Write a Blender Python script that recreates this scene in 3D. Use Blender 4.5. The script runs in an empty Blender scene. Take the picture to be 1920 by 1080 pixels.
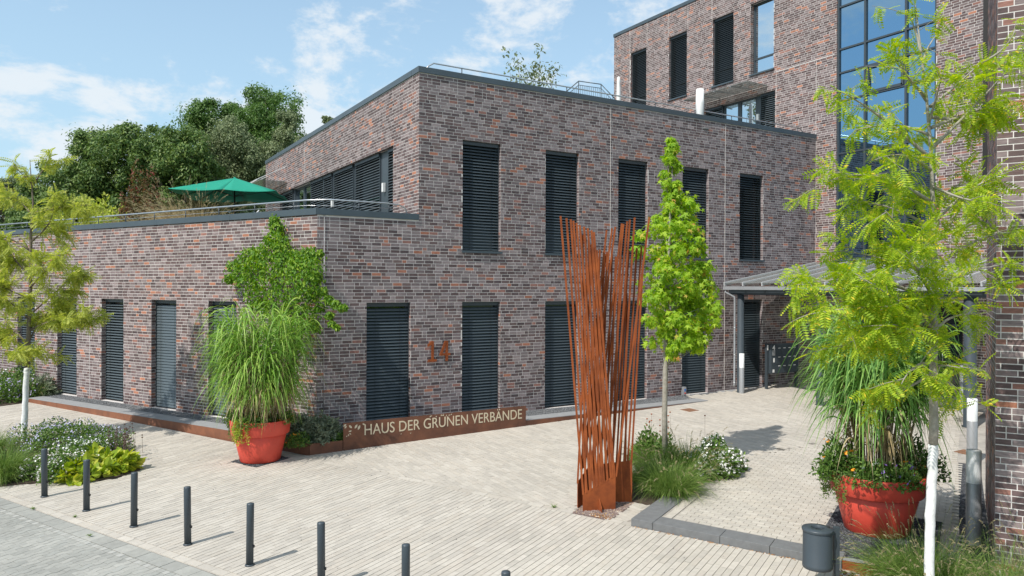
import bpy, bmesh, math, random
import numpy as np
from mathutils import Vector, Matrix

# ------------------------------------------------------------------ camera, sky, sun, exposure
scene = bpy.context.scene
COL = scene.collection
EYE = np.array([0.0, 0.0, 3.5])
F_PX, HEAD, PITCH, ROLL = 1377.3, 1.0252, -0.0024, 0.0039
_f = np.array([math.cos(HEAD), math.sin(HEAD), 0.0]); _r = np.array([math.sin(HEAD), -math.cos(HEAD), 0.0]); _u = np.array([0, 0, 1.0])
C_F = _f * math.cos(PITCH) + _u * math.sin(PITCH); _u2 = -_f * math.sin(PITCH) + _u * math.cos(PITCH)
C_R = _r * math.cos(ROLL) + _u2 * math.sin(ROLL); C_U = -_r * math.sin(ROLL) + _u2 * math.cos(ROLL)
cam_d = bpy.data.cameras.new('camera'); cam = bpy.data.objects.new('camera', cam_d); COL.objects.link(cam)
cam_d.sensor_width = 36.0; cam_d.lens = F_PX / 1920 * 36; cam_d.clip_start = 0.05; cam_d.clip_end = 2000
m = Matrix.Identity(4)
for i in range(3):
    m[i][0], m[i][1], m[i][2], m[i][3] = C_R[i], C_U[i], -C_F[i], EYE[i]
cam.matrix_world = m
scene.camera = cam

SUN_AZ, SUN_EL = math.radians(15.7), math.radians(51.0)   # direction the light travels over the ground; height
sun_d = bpy.data.lights.new('sun', 'SUN'); sun_d.energy = 3.5; sun_d.angle = math.radians(0.53); sun_d.color = (1.0, 0.955, 0.89)
sun = bpy.data.objects.new('sun', sun_d); COL.objects.link(sun)
ldir = Vector((math.cos(SUN_AZ) * math.cos(SUN_EL), math.sin(SUN_AZ) * math.cos(SUN_EL), -math.sin(SUN_EL)))
sun.rotation_euler = ldir.to_track_quat('-Z', 'Y').to_euler(); sun.location = (-20, -6, 30)

world = bpy.data.worlds.new('World'); scene.world = world; world.use_nodes = True
nt = world.node_tree; N = nt.nodes; Lk = nt.links; N.clear()
wo = N.new('ShaderNodeOutputWorld'); bg = N.new('ShaderNodeBackground'); bg.inputs['Strength'].default_value = 0.15
sky = N.new('ShaderNodeTexSky'); sky.sky_type = 'NISHITA'; sky.sun_disc = False
sky.sun_elevation = SUN_EL; sky.sun_rotation = math.atan2(-math.cos(SUN_AZ), -math.sin(SUN_AZ))
sky.altitude = 0; sky.air_density = 1.0; sky.dust_density = 0.7; sky.ozone_density = 1.6
tc = N.new('ShaderNodeTexCoord')
# clouds: fair-weather cumulus, noise over the direction with flattened height
mp = N.new('ShaderNodeMapping'); mp.inputs['Scale'].default_value = (1.0, 1.0, 1.9); mp.inputs['Location'].default_value = (11.4, 0.2, 0.35)
n1 = N.new('ShaderNodeTexNoise'); n1.inputs['Scale'].default_value = 6.2; n1.inputs['Detail'].default_value = 9; n1.inputs['Roughness'].default_value = 0.62; n1.inputs['Distortion'].default_value = 0.15
n2 = N.new('ShaderNodeTexNoise'); n2.inputs['Scale'].default_value = 1.7; n2.inputs['Detail'].default_value = 2
ad = N.new('ShaderNodeMath'); ad.operation = 'MULTIPLY_ADD'; ad.inputs[1].default_value = 0.55
r1 = N.new('ShaderNodeValToRGB'); r1.color_ramp.elements[0].position = 0.755; r1.color_ramp.elements[1].position = 0.875
r1.color_ramp.interpolation = 'EASE'
mx = N.new('ShaderNodeMix'); mx.data_type = 'RGBA'; mx.inputs[7].default_value = (4.3, 4.55, 4.75, 1)
hz = N.new('ShaderNodeMix'); hz.data_type = 'RGBA'; hz.inputs[7].default_value = (2.55, 3.75, 4.45, 1)
sp = N.new('ShaderNodeSeparateXYZ'); hr = N.new('ShaderNodeMapRange'); hr.inputs[1].default_value = 0.0; hr.inputs[2].default_value = 0.42; hr.inputs[3].default_value = 0.92; hr.inputs[4].default_value = 0.40
cm = N.new('ShaderNodeMath'); cm.operation = 'MULTIPLY'; cm.inputs[1].default_value = 0.82
Lk.new(tc.outputs['Generated'], mp.inputs[0]); Lk.new(mp.outputs[0], n1.inputs['Vector']); Lk.new(mp.outputs[0], n2.inputs['Vector'])
Lk.new(n2.outputs[0], ad.inputs[0]); Lk.new(n1.outputs[0], ad.inputs[2]); Lk.new(ad.outputs[0], r1.inputs[0])
Lk.new(tc.outputs['Generated'], sp.inputs[0]); Lk.new(sp.outputs[2], hr.inputs[0]); Lk.new(hr.outputs[0], hz.inputs[0])
Lk.new(sky.outputs[0], hz.inputs[6]); Lk.new(hz.outputs[2], mx.inputs[6])
Lk.new(r1.outputs[0], cm.inputs[0]); Lk.new(cm.outputs[0], mx.inputs[0])
Lk.new(mx.outputs[2], bg.inputs[0]); Lk.new(bg.outputs[0], wo.inputs[0])

vs = scene.view_settings; vs.view_transform = 'Standard'; vs.look = 'None'; vs.exposure = 0.43; vs.gamma = 1.0; vs.use_curve_mapping = False
scene.render.engine = 'CYCLES'
scene.cycles.max_bounces = 8; scene.cycles.transparent_max_bounces = 16; scene.cycles.use_denoising = True

# ------------------------------------------------------------------ helpers
RNG = np.random.default_rng(7); random.seed(7)
V3 = lambda *a: np.array(a, float)
def at(u, v, depth):                    # a point seen at photo pixel (u, v), `depth` metres in front of the eye
    return EYE + depth * (C_F + C_R * (u - 960) / F_PX + C_U * (540 - v) / F_PX)
def nrm(v): v = np.asarray(v, float); return v / np.linalg.norm(v)
def tag(o, label=None, cat=None, group=None, kind=None):
    if label: o['label'] = label
    if cat: o['category'] = cat
    if group: o['group'] = group
    if kind: o['kind'] = kind
    return o
def empty(name, loc, label=None, cat=None, group=None):
    o = bpy.data.objects.new(name, None); COL.objects.link(o); o.location = loc; o.empty_display_size = 0.2
    return tag(o, label, cat, group)
def put(name, mesh, parent=None, mat=None):
    o = bpy.data.objects.new(name, mesh); COL.objects.link(o)
    if mat is not None and not mesh.materials: mesh.materials.append(mat)
    if parent is not None:
        o.parent = parent; o.matrix_parent_inverse = PINV(parent)
    return o
def PINV(p):                             # parents here are only translated
    t = Vector((0, 0, 0)); q = p
    while q is not None: t += q.location; q = q.parent
    # children are built in world coordinates: cancel the chain of translations
    tot = Matrix.Identity(4); q = p; chain = []
    while q is not None: chain.append(q); q = q.parent
    for q in reversed(chain): tot = tot @ q.matrix_parent_inverse @ q.matrix_basis
    return tot.inverted()
def fast_mesh(name, V, F, mat=None, smooth=False):      # V (n,3), F (m,k)
    V = np.ascontiguousarray(V, np.float32); F = np.ascontiguousarray(F, np.int32)
    me = bpy.data.meshes.new(name); me.vertices.add(len(V)); me.vertices.foreach_set('co', V.ravel())
    k = F.shape[1]; me.loops.add(F.size); me.loops.foreach_set('vertex_index', F.ravel())
    me.polygons.add(len(F)); me.polygons.foreach_set('loop_start', np.arange(0, F.size, k, dtype=np.int32)); me.polygons.foreach_set('loop_total', np.full(len(F), k, np.int32))
    me.polygons.foreach_set('use_smooth', np.full(len(F), bool(smooth)))
    me.update(calc_edges=True); me.validate()
    if mat: me.materials.append(mat)
    return me
class MB:
    def __init__(s): s.v = []; s.f = []; s.sm = []
    def add(s, vs, fs, sm=False):
        b = len(s.v); s.v += [tuple(map(float, p)) for p in vs]; s.f += [tuple(i + b for i in f) for f in fs]; s.sm += [sm] * len(fs); return s
    def quad(s, a, b, c, d): return s.add([a, b, c, d], [(0, 1, 2, 3)])
    def box(s, c, h, ax=None):           # centre, half sizes, three axes
        c = np.asarray(c, float); ax = np.eye(3) if ax is None else np.asarray(ax, float)
        P = [c + sx * h[0] * ax[0] + sy * h[1] * ax[1] + sz * h[2] * ax[2] for sx in (-1, 1) for sy in (-1, 1) for sz in (-1, 1)]
        return s.add(P, [(0, 1, 3, 2), (4, 6, 7, 5), (0, 4, 5, 1), (2, 3, 7, 6), (0, 2, 6, 4), (1, 5, 7, 3)])
    def span(s, lo, hi): lo = np.minimum(lo, hi) if False else np.asarray(lo, float); hi = np.asarray(hi, float); return s.box((lo + hi) / 2, (hi - lo) / 2)
    def bar(s, a, b, w, h, up=(0, 0, 1)):  # a bar of section w x h from a to b
        a = np.asarray(a, float); b = np.asarray(b, float); d = b - a; L = np.linalg.norm(d); d = d / L
        x = np.cross(d, up); 
        if np.linalg.norm(x) < 1e-6: x = np.cross(d, (1, 0, 0))
        x = nrm(x); y = np.cross(x, d)
        return s.box((a + b) / 2, (L / 2, w / 2, h / 2), (d, x, y))
    def tube(s, pts, rad, n=8, cap=True, smooth=True):
        pts = [np.asarray(p, float) for p in pts]; k = len(pts); rad = [rad] * k if np.isscalar(rad) else list(rad)
        b = len(s.v); ref = None
        for i, p in enumerate(pts):
            d = nrm(pts[min(i + 1, k - 1)] - pts[max(i - 1, 0)])
            if ref is None: ref = np.cross(d, (0, 0, 1)); ref = np.cross(d, (1, 0, 0)) if np.linalg.norm(ref) < 0.05 else ref
            x = nrm(ref - d * np.dot(ref, d)); ref = x; y = np.cross(d, x)
            for j in range(n):
                t = 2 * math.pi * j / n; s.v.append(tuple(p + rad[i] * (math.cos(t) * x + math.sin(t) * y)))
        for i in range(k - 1):
            for j in range(n):
                s.f.append((b + i * n + j, b + i * n + (j + 1) % n, b + (i + 1) * n + (j + 1) % n, b + (i + 1) * n + j)); s.sm.append(smooth)
        if cap:
            s.f.append(tuple(b + j for j in reversed(range(n)))); s.sm.append(False); s.f.append(tuple(b + (k - 1) * n + j for j in range(n))); s.sm.append(False)
        return s
    def lathe(s, c, prof, n=32, smooth=True):   # profile [(r, z)] about the vertical through c
        b = len(s.v); k = len(prof)
        for r, z in prof:
            for j in range(n):
                t = 2 * math.pi * j / n; s.v.append((c[0] + r * math.cos(t), c[1] + r * math.sin(t), c[2] + z))
        for i in range(k - 1):
            for j in range(n):
                s.f.append((b + i * n + j, b + i * n + (j + 1) % n, b + (i + 1) * n + (j + 1) % n, b + (i + 1) * n + j)); s.sm.append(smooth)
        return s
    def prism(s, poly, z0, z1):          # polygon [(x, y)] between two heights (z may be functions)
        n = len(poly); f0 = z0 if callable(z0) else (lambda x, y: z0); f1 = z1 if callable(z1) else (lambda x, y: z1)
        P = [(x, y, f0(x, y)) for x, y in poly] + [(x, y, f1(x, y)) for x, y in poly]
        return s.add(P, [tuple(reversed(range(n))), tuple(range(n, 2 * n))] + [(i, (i + 1) % n, n + (i + 1) % n, n + i) for i in range(n)])
    def mesh(s, name, mat=None):
        me = bpy.data.meshes.new(name); me.from_pydata(s.v, [], s.f); me.polygons.foreach_set('use_smooth', s.sm); me.update()
        if mat: me.materials.append(mat)
        return me
    def build(s, name, mat, parent=None, bevel=0.0):
        o = put(name, s.mesh(name, mat), parent)
        if bevel:
            b = o.modifiers.new('bevel', 'BEVEL'); b.width = bevel; b.segments = 2; b.limit_method = 'ANGLE'; b.angle_limit = math.radians(40)
        return o
def recalc(o):
    bm = bmesh.new(); bm.from_mesh(o.data); bmesh.ops.recalc_face_normals(bm, faces=bm.faces); bm.to_mesh(o.data); bm.free(); return o

# ------------------------------------------------------------------ materials (procedural)
def mat(name, col=(0.5, 0.5, 0.5), rough=0.6, metal=0.0, spec=0.5, var=0.0, vscale=6.0, bump=0.0, bscale=60.0, col2=None, spots=None):
    m = bpy.data.materials.new(name); m.use_nodes = True; t = m.node_tree; n = t.nodes; l = t.links; b = n['Principled BSDF']
    b.inputs['Roughness'].default_value = rough; b.inputs['Metallic'].default_value = metal; b.inputs['Specular IOR Level'].default_value = spec
    b.inputs['Base Color'].default_value = (*col, 1)
    co = n.new('ShaderNodeTexCoord')
    if var or col2:
        z = n.new('ShaderNodeTexNoise'); z.inputs['Scale'].default_value = vscale; z.inputs['Detail'].default_value = 6; z.inputs['Roughness'].default_value = 0.65
        l.new(co.outputs['Object'], z.inputs['Vector'])
        r = n.new('ShaderNodeValToRGB'); r.color_ramp.elements[0].position = 0.32; r.color_ramp.elements[1].position = 0.68
        c2 = col2 or tuple(min(1, c * (1 + var)) for c in col); c1 = col if col2 else tuple(c * (1 - var) for c in col)
        r.color_ramp.elements[0].color = (*c1, 1); r.color_ramp.elements[1].color = (*c2, 1)
        l.new(z.outputs[0], r.inputs[0]); l.new(r.outputs[0], b.inputs['Base Color'])
    if bump:
        z2 = n.new('ShaderNodeTexNoise'); z2.inputs['Scale'].default_value = bscale; z2.inputs['Detail'].default_value = 4
        l.new(co.outputs['Object'], z2.inputs['Vector'])
        bp = n.new('ShaderNodeBump'); bp.inputs['Strength'].default_value = bump; bp.inputs['Distance'].default_value = 0.01
        l.new(z2.outputs[0], bp.inputs['Height']); l.new(bp.outputs[0], b.inputs['Normal'])
    return m
def ramp_random(m, stops, island=True, streak=0.0, sscale=(40, 40, 40), patch=0.0, pscale=(0.5, 0.5, 0.9)):
    """piecewise random colour per brick / paver / leaf, with a little grain on top"""
    t = m.node_tree; n = t.nodes; l = t.links; b = n['Principled BSDF']
    if island: g = n.new('ShaderNodeNewGeometry'); src = g.outputs['Random Per Island']
    else: g = n.new('ShaderNodeObjectInfo'); src = g.outputs['Random']
    r = n.new('ShaderNodeValToRGB'); r.color_ramp.interpolation = 'CONSTANT' if streak else 'LINEAR'
    e = r.color_ramp.elements
    while len(e) < len(stops): e.new(0.5)
    for i, (p, c) in enumerate(stops): e[i].position = p; e[i].color = (*c, 1)
    l.new(src, r.inputs[0]); out = r.outputs[0]
    if streak:
        co = n.new('ShaderNodeTexCoord'); mp = n.new('ShaderNodeMapping'); mp.inputs['Scale'].default_value = sscale
        geo = n.new('ShaderNodeNewGeometry'); l.new(geo.outputs['Position'], mp.inputs[0])
        z = n.new('ShaderNodeTexNoise'); z.inputs['Scale'].default_value = 1.0; z.inputs['Detail'].default_value = 5; l.new(mp.outputs[0], z.inputs['Vector'])
        mr = n.new('ShaderNodeMapRange'); mr.inputs[1].default_value = 0.3; mr.inputs[2].default_value = 0.7; mr.inputs[3].default_value = 1 - streak; mr.inputs[4].default_value = 1 + streak
        l.new(z.outputs[0], mr.inputs[0])
        # fine hue spread inside one stop
        wn = n.new('ShaderNodeTexWhiteNoise'); wn.noise_dimensions = '1D'; l.new(src, wn.inputs['W'])
        mr2 = n.new('ShaderNodeMapRange'); mr2.inputs[3].default_value = 1 - 0.7 * streak; mr2.inputs[4].default_value = 1 + 0.8 * streak; l.new(wn.outputs[0], mr2.inputs[0])
        mu = n.new('ShaderNodeMath'); mu.operation = 'MULTIPLY'; l.new(mr.outputs[0], mu.inputs[0]); l.new(mr2.outputs[0], mu.inputs[1])
        if patch:
            mp2 = n.new('ShaderNodeMapping'); mp2.inputs['Scale'].default_value = pscale; l.new(geo.outputs['Position'], mp2.inputs[0])
            z3 = n.new('ShaderNodeTexNoise'); z3.inputs['Scale'].default_value = 1.0; z3.inputs['Detail'].default_value = 4; z3.inputs['Roughness'].default_value = 0.6; l.new(mp2.outputs[0], z3.inputs['Vector'])
            mr3 = n.new('ShaderNodeMapRange'); mr3.inputs[1].default_value = 0.3; mr3.inputs[2].default_value = 0.7; mr3.inputs[3].default_value = 1 - patch; mr3.inputs[4].default_value = 1 + patch; l.new(z3.outputs[0], mr3.inputs[0])
            mu2 = n.new('ShaderNodeMath'); mu2.operation = 'MULTIPLY'; l.new(mu.outputs[0], mu2.inputs[0]); l.new(mr3.outputs[0], mu2.inputs[1]); mu = mu2
        vm = n.new('ShaderNodeVectorMath'); vm.operation = 'SCALE'; l.new(out, vm.inputs[0]); l.new(mu.outputs[0], vm.inputs['Scale']); out = vm.outputs[0]
        bp = n.new('ShaderNodeBump'); bp.inputs['Strength'].default_value = 0.25; bp.inputs['Distance'].default_value = 0.004; l.new(z.outputs[0], bp.inputs['Height']); l.new(bp.outputs[0], b.inputs['Normal'])
    l.new(out, b.inputs['Base Color'])
    return m
def leafmat(name, stops, trans=0.35, rough=0.5):
    m = mat(name, (0.1, 0.2, 0.05), rough, spec=0.35); ramp_random(m, stops)
    t = m.node_tree; n = t.nodes; l = t.links; b = n['Principled BSDF']; out = n['Material Output']
    src = b.inputs['Base Color'].links[0].from_socket
    tr = n.new('ShaderNodeBsdfTranslucent'); hs = n.new('ShaderNodeHueSaturation'); hs.inputs['Value'].default_value = 1.25; hs.inputs['Saturation'].default_value = 1.1
    l.new(src, hs.inputs['Color']); l.new(hs.outputs[0], tr.inputs[0])
    ms = n.new('ShaderNodeMixShader'); ms.inputs[0].default_value = trans
    l.new(b.outputs[0], ms.inputs[1]); l.new(tr.outputs[0], ms.inputs[2]); l.new(ms.outputs[0], out.inputs[0])
    return m
M = {}
BR = [(0.0, (0.2052, 0.1672, 0.1698)), (0.2, (0.1144, 0.0792, 0.0795)), (0.36, (0.1678, 0.1331, 0.1351)), (0.54, (0.1393, 0.0968, 0.0936)), (0.66, (0.2423, 0.198, 0.1982)), (0.8, (0.0895, 0.066, 0.0686)), (0.915, (0.2548, 0.1298, 0.1067)), (0.968, (0.3445, 0.1452, 0.0939))]
BR2 = [(0.0, (0.2033, 0.1574, 0.1542)), (0.17, (0.1133, 0.0755, 0.0728)), (0.34, (0.1626, 0.1208, 0.1173)), (0.49, (0.1417, 0.0905, 0.0845)), (0.6, (0.2279, 0.1768, 0.1711)), (0.72, (0.0961, 0.0647, 0.0634)), (0.875, (0.2649, 0.1272, 0.0982)), (0.955, (0.374, 0.1565, 0.093))]
for k, isl in (('brick', True), ('brick_one', False)):
    M[k] = ramp_random(mat(k, rough=0.72, spec=0.4), BR, isl, 0.24, (9, 9, 45), 0.13, (0.8, 0.8, 0.35))
for k, isl in (('brick_warm', True), ('brick_warm_one', False)):
    M[k] = ramp_random(mat(k, rough=0.72, spec=0.4), BR2, isl, 0.24, (9, 9, 45), 0.13, (0.8, 0.8, 0.35))
M['mortar'] = mat('mortar', (0.66, 0.62, 0.588), 0.9, var=0.12, vscale=3.0, bump=0.3)
PV = [(0.0, (0.4714, 0.4325, 0.3715)), (0.25, (0.4453, 0.4088, 0.3529)), (0.5, (0.4911, 0.4519, 0.3903)), (0.75, (0.4628, 0.4196, 0.357)), (0.94, (0.4256, 0.3916, 0.3384))]
for k, isl in (('paver', True), ('paver_one', False)): M[k] = ramp_random(mat(k, rough=0.85, spec=0.3), PV, isl, 0.06, (14, 14, 14), 0.075, (0.55, 0.55, 0.55))
PG = [(0.0, (0.3248, 0.3214, 0.289)), (0.3, (0.3046, 0.3024, 0.2733)), (0.6, (0.3416, 0.336, 0.3024)), (0.85, (0.3136, 0.3136, 0.2845))]
for k, isl in (('road_paver', True), ('road_paver_one', False)): M[k] = ramp_random(mat(k, rough=0.88, spec=0.3), PG, isl, 0.08, (12, 12, 12), 0.10, (0.7, 0.7, 0.7))
M['joint'] = mat('joint', (0.365, 0.333, 0.29), 0.95, var=0.2, vscale=4)
M['road_joint'] = mat('road_joint', (0.155, 0.15, 0.13), 0.95, var=0.25, vscale=4)
M['anthracite'] = mat('anthracite', (0.048, 0.062, 0.073), 0.42, spec=0.5, var=0.06, vscale=2)
M['coping'] = mat('coping', (0.060, 0.082, 0.098), 0.40, spec=0.5, var=0.10, vscale=1.5)
M['slat'] = mat('slat', (0.085, 0.108, 0.120), 0.36, spec=0.6)
M['slat_dark'] = mat('slat_dark', (0.058, 0.076, 0.086), 0.36, spec=0.5)
M['pane'] = mat('pane', (0.012, 0.016, 0.020), 0.04, spec=0.9)
M['kerb'] = mat('kerb', (0.155, 0.158, 0.158), 0.85, var=0.13, vscale=9, bump=0.25, bscale=140)
M['slab'] = mat('slab', (0.27, 0.275, 0.275), 0.85, var=0.10, vscale=5, bump=0.15, bscale=120)
M['corten'] = mat('corten', (0.190, 0.050, 0.018), 0.8, spec=0.2, col2=(0.355, 0.094, 0.027), vscale=3.5, bump=0.25, bscale=160)
M['corten_mid'] = mat('corten_mid', (0.150, 0.062, 0.034), 0.75, col2=(0.260, 0.100, 0.048), vscale=2.2, bump=0.2, bscale=120)
M['road_light'] = ramp_random(mat('road_light', rough=0.88), [(0, (0.42, 0.41, 0.37)), (1, (0.36, 0.355, 0.325))])
M['corten_dark'] = mat('corten_dark', (0.100, 0.042, 0.026), 0.75, col2=(0.210, 0.082, 0.042), vscale=2.2, bump=0.2, bscale=120)
M['letter'] = mat('letter', (0.62, 0.53, 0.38), 0.6)
M['steel'] = mat('steel', (0.62, 0.63, 0.63), 0.32, metal=0.9, var=0.05)
M['galv'] = mat('galv', (0.42, 0.43, 0.44), 0.45, metal=0.5, var=0.08, vscale=4)
M['white'] = mat('white', (0.80, 0.80, 0.78), 0.5)
M['lamp_white'] = mat('lamp_white', (0.86, 0.87, 0.87), 0.3)
M['lamp_grey'] = mat('lamp_grey', (0.36, 0.37, 0.38), 0.45, metal=0.3)
M['black'] = mat('black', (0.012, 0.012, 0.013), 0.6)
M['orange'] = mat('orange', (0.55, 0.056, 0.034), 0.52, col2=(0.66, 0.075, 0.044), vscale=2.2, bump=0.12, bscale=24)
M['soil'] = mat('soil', (0.045, 0.032, 0.022), 0.95, col2=(0.085, 0.060, 0.040), vscale=18, bump=0.8, bscale=30)
M['bark'] = mat('bark', (0.115, 0.085, 0.062), 0.9, col2=(0.21, 0.17, 0.13), vscale=14, bump=0.6, bscale=40)
M['bark_grey'] = mat('bark_grey', (0.25, 0.225, 0.185), 0.85, col2=(0.40, 0.37, 0.31), vscale=12, bump=0.4, bscale=40)
M['limewash'] = mat('limewash', (0.66, 0.66, 0.64), 0.85, col2=(0.82, 0.82, 0.80), vscale=10, bump=0.5, bscale=25)
M['green_cloth'] = mat('green_cloth', (0.000, 0.250, 0.160), 0.8, var=0.05)
M['umbrella_white'] = mat('umbrella_white', (0.78, 0.78, 0.76), 0.8, bump=0.4, bscale=8)
M['roof'] = mat('roof', (0.19, 0.18, 0.16), 0.95, var=0.2, vscale=2)
M['grass'] = mat('grass', (0.06, 0.10, 0.03), 0.95, col2=(0.11, 0.15, 0.05), vscale=0.6)
M['rust_plate'] = mat('rust_plate', (0.22, 0.11, 0.06), 0.8, var=0.2, vscale=8)
def glassmat(name, tint, refl, base):
    m = mat(name, base, 0.02, spec=0.8); t = m.node_tree; n = t.nodes; l = t.links; b = n['Principled BSDF']
    g = n.new('ShaderNodeBsdfGlossy'); g.inputs['Color'].default_value = (*tint, 1); g.inputs['Roughness'].default_value = 0.015
    ms = n.new('ShaderNodeMixShader'); ms.inputs[0].default_value = refl
    co = n.new('ShaderNodeTexCoord'); z = n.new('ShaderNodeTexNoise'); z.inputs['Scale'].default_value = 0.5; l.new(co.outputs['Object'], z.inputs['Vector'])
    bp = n.new('ShaderNodeBump'); bp.inputs['Strength'].default_value = 0.03; bp.inputs['Distance'].default_value = 0.05; l.new(z.outputs[0], bp.inputs['Height']); l.new(bp.outputs[0], g.inputs['Normal'])
    l.new(b.outputs[0], ms.inputs[1]); l.new(g.outputs[0], ms.inputs[2]); l.new(ms.outputs[0], n['Material Output'].inputs[0]); return m
M['curtain_glass'] = glassmat('curtain_glass', (0.31, 0.54, 0.74), 0.64, (0.010, 0.016, 0.024))
M['window_glass'] = glassmat('window_glass', (0.75, 0.88, 0.95), 0.75, (0.03, 0.035, 0.04))
def clearglass(name, col, a):
    m = bpy.data.materials.new(name); m.use_nodes = True; t = m.node_tree; n = t.nodes; l = t.links
    b = n['Principled BSDF']; b.inputs['Base Color'].default_value = (*col, 1); b.inputs['Roughness'].default_value = 0.08
    tr = n.new('ShaderNodeBsdfTransparent'); tr.inputs[0].default_value = (0.88, 0.92, 0.9, 1); ms = n.new('ShaderNodeMixShader'); ms.inputs[0].default_value = a
    l.new(tr.outputs[0], ms.inputs[1]); l.new(b.outputs[0], ms.inputs[2]); l.new(ms.outputs[0], n['Material Output'].inputs[0]); return m
M['canopy_glass'] = clearglass('canopy_glass', (0.34, 0.34, 0.33), 0.48)
def gravelmat(name, c1, c2, c3, sc):
    m = mat(name, c1, 0.9, spec=0.3); t = m.node_tree; n = t.nodes; l = t.links; b = n['Principled BSDF']
    g = n.new('ShaderNodeNewGeometry'); vo = n.new('ShaderNodeTexVoronoi'); vo.inputs['Scale'].default_value = sc; l.new(g.outputs['Position'], vo.inputs['Vector'])
    r = n.new('ShaderNodeValToRGB'); e = r.color_ramp.elements; e.new(0.5); e[0].color = (*c1, 1); e[1].color = (*c2, 1); e[2].color = (*c3, 1)
    se = n.new('ShaderNodeSeparateColor'); l.new(vo.outputs['Color'], se.inputs[0]); l.new(se.outputs[0], r.inputs[0]); l.new(r.outputs[0], b.inputs['Base Color'])
    bp = n.new('ShaderNodeBump'); bp.inputs['Strength'].default_value = 1.0; bp.inputs['Distance'].default_value = 0.02; bp.invert = True; l.new(vo.outputs['Distance'], bp.inputs['Height']); l.new(bp.outputs[0], b.inputs['Normal']); return m
M['gravel'] = gravelmat('gravel', (0.075, 0.08, 0.085), (0.14, 0.145, 0.15), (0.23, 0.235, 0.235), 38)
M['gravel_red'] = gravelmat('gravel_red', (0.12, 0.075, 0.062), (0.22, 0.155, 0.135), (0.33, 0.27, 0.235), 45)
M['gravel_black'] = gravelmat('gravel_black', (0.025, 0.026, 0.03), (0.06, 0.062, 0.068), (0.13, 0.135, 0.14), 40)
M['mulch'] = gravelmat('mulch', (0.10, 0.055, 0.03), (0.30, 0.15, 0.06), (0.62, 0.56, 0.50), 22)
# foliage
M['leaf_dark'] = leafmat('leaf_dark', [(0, (0.066, 0.126, 0.034)), (0.5, (0.12, 0.203, 0.049)), (0.9, (0.204, 0.28, 0.068)), (1, (0.269, 0.331, 0.086))], 0.25)
M['leaf_mid'] = leafmat('leaf_mid', [(0, (0.072, 0.143, 0.037)), (0.5, (0.113, 0.21, 0.049)), (1, (0.175, 0.277, 0.065))], 0.3)
M['leaf_grey'] = leafmat('leaf_grey', [(0, (0.136, 0.179, 0.082)), (0.5, (0.192, 0.241, 0.108)), (1, (0.282, 0.325, 0.161))], 0.25)
M['leaf_locust'] = leafmat('leaf_locust', [(0, (0.243, 0.381, 0.031)), (0.45, (0.356, 0.498, 0.037)), (0.85, (0.486, 0.597, 0.049)), (0.97, (0.68, 0.647, 0.072)), (1, (0.972, 0.697, 0.086))], 0.5)
M['leaf_locust_far'] = leafmat('leaf_locust_far', [(0, (0.287, 0.359, 0.057)), (0.5, (0.416, 0.475, 0.079)), (1, (0.604, 0.604, 0.129))], 0.42)
M['leaf_gum'] = leafmat('leaf_gum', [(0, (0.219, 0.394, 0.031)), (0.5, (0.352, 0.532, 0.041)), (0.93, (0.506, 0.652, 0.062)), (0.985, (0.659, 0.494, 0.109)), (1, (0.725, 0.355, 0.125))], 0.5)
M['leaf_vine'] = leafmat('leaf_vine', [(0, (0.076, 0.188, 0.014)), (0.5, (0.137, 0.283, 0.022)), (1, (0.304, 0.433, 0.036))], 0.38)
M['reed'] = leafmat('reed', [(0, (0.132, 0.277, 0.035)), (0.5, (0.217, 0.393, 0.055)), (1, (0.404, 0.539, 0.118))], 0.35)
M['reed_blue'] = leafmat('reed_blue', [(0, (0.105, 0.239, 0.053)), (0.5, (0.19, 0.367, 0.079)), (1, (0.38, 0.569, 0.151))], 0.35)
M['straw'] = leafmat('straw', [(0, (0.312, 0.228, 0.108)), (0.5, (0.456, 0.348, 0.18)), (1, (0.624, 0.504, 0.312))], 0.25)
M['cane'] = leafmat('cane', [(0, (0.15, 0.16, 0.05)), (0.5, (0.27, 0.20, 0.10)), (1, (0.36, 0.28, 0.16))], 0.1)
M['fountain'] = leafmat('fountain', [(0, (0.091, 0.169, 0.031)), (0.5, (0.154, 0.257, 0.048)), (1, (0.28, 0.351, 0.098))], 0.3)
M['seedhead'] = leafmat('seedhead', [(0, (0.3, 0.256, 0.132)), (0.5, (0.425, 0.366, 0.204)), (1, (0.575, 0.512, 0.324))], 0.3)
M['herb'] = leafmat('herb', [(0, (0.065, 0.143, 0.026)), (0.5, (0.111, 0.208, 0.036)), (1, (0.195, 0.286, 0.06))], 0.3)
M['lavender'] = leafmat('lavender', [(0, (0.12, 0.156, 0.09)), (0.5, (0.192, 0.228, 0.144)), (1, (0.3, 0.336, 0.228))], 0.2)
M['hosta'] = leafmat('hosta', [(0, (0.204, 0.312, 0.022)), (0.5, (0.36, 0.444, 0.033)), (1, (0.528, 0.516, 0.066))], 0.35)
M['russet'] = leafmat('russet', [(0, (0.10, 0.10, 0.03)), (0.5, (0.16, 0.12, 0.045)), (0.85, (0.20, 0.10, 0.05)), (1, (0.26, 0.05, 0.05))], 0.3)
for k, c in dict(fl_white=(0.80, 0.80, 0.76), fl_pale=(0.60, 0.56, 0.50), fl_lilac=(0.48, 0.43, 0.64), fl_violet=(0.26, 0.13, 0.52), fl_orange=(0.85, 0.30, 0.015), fl_red=(0.45, 0.012, 0.06), fl_brown=(0.085, 0.045, 0.032), fl_blue=(0.50, 0.52, 0.66)).items():
    M[k] = mat(k, c, 0.7, var=0.12, vscale=30)

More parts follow.
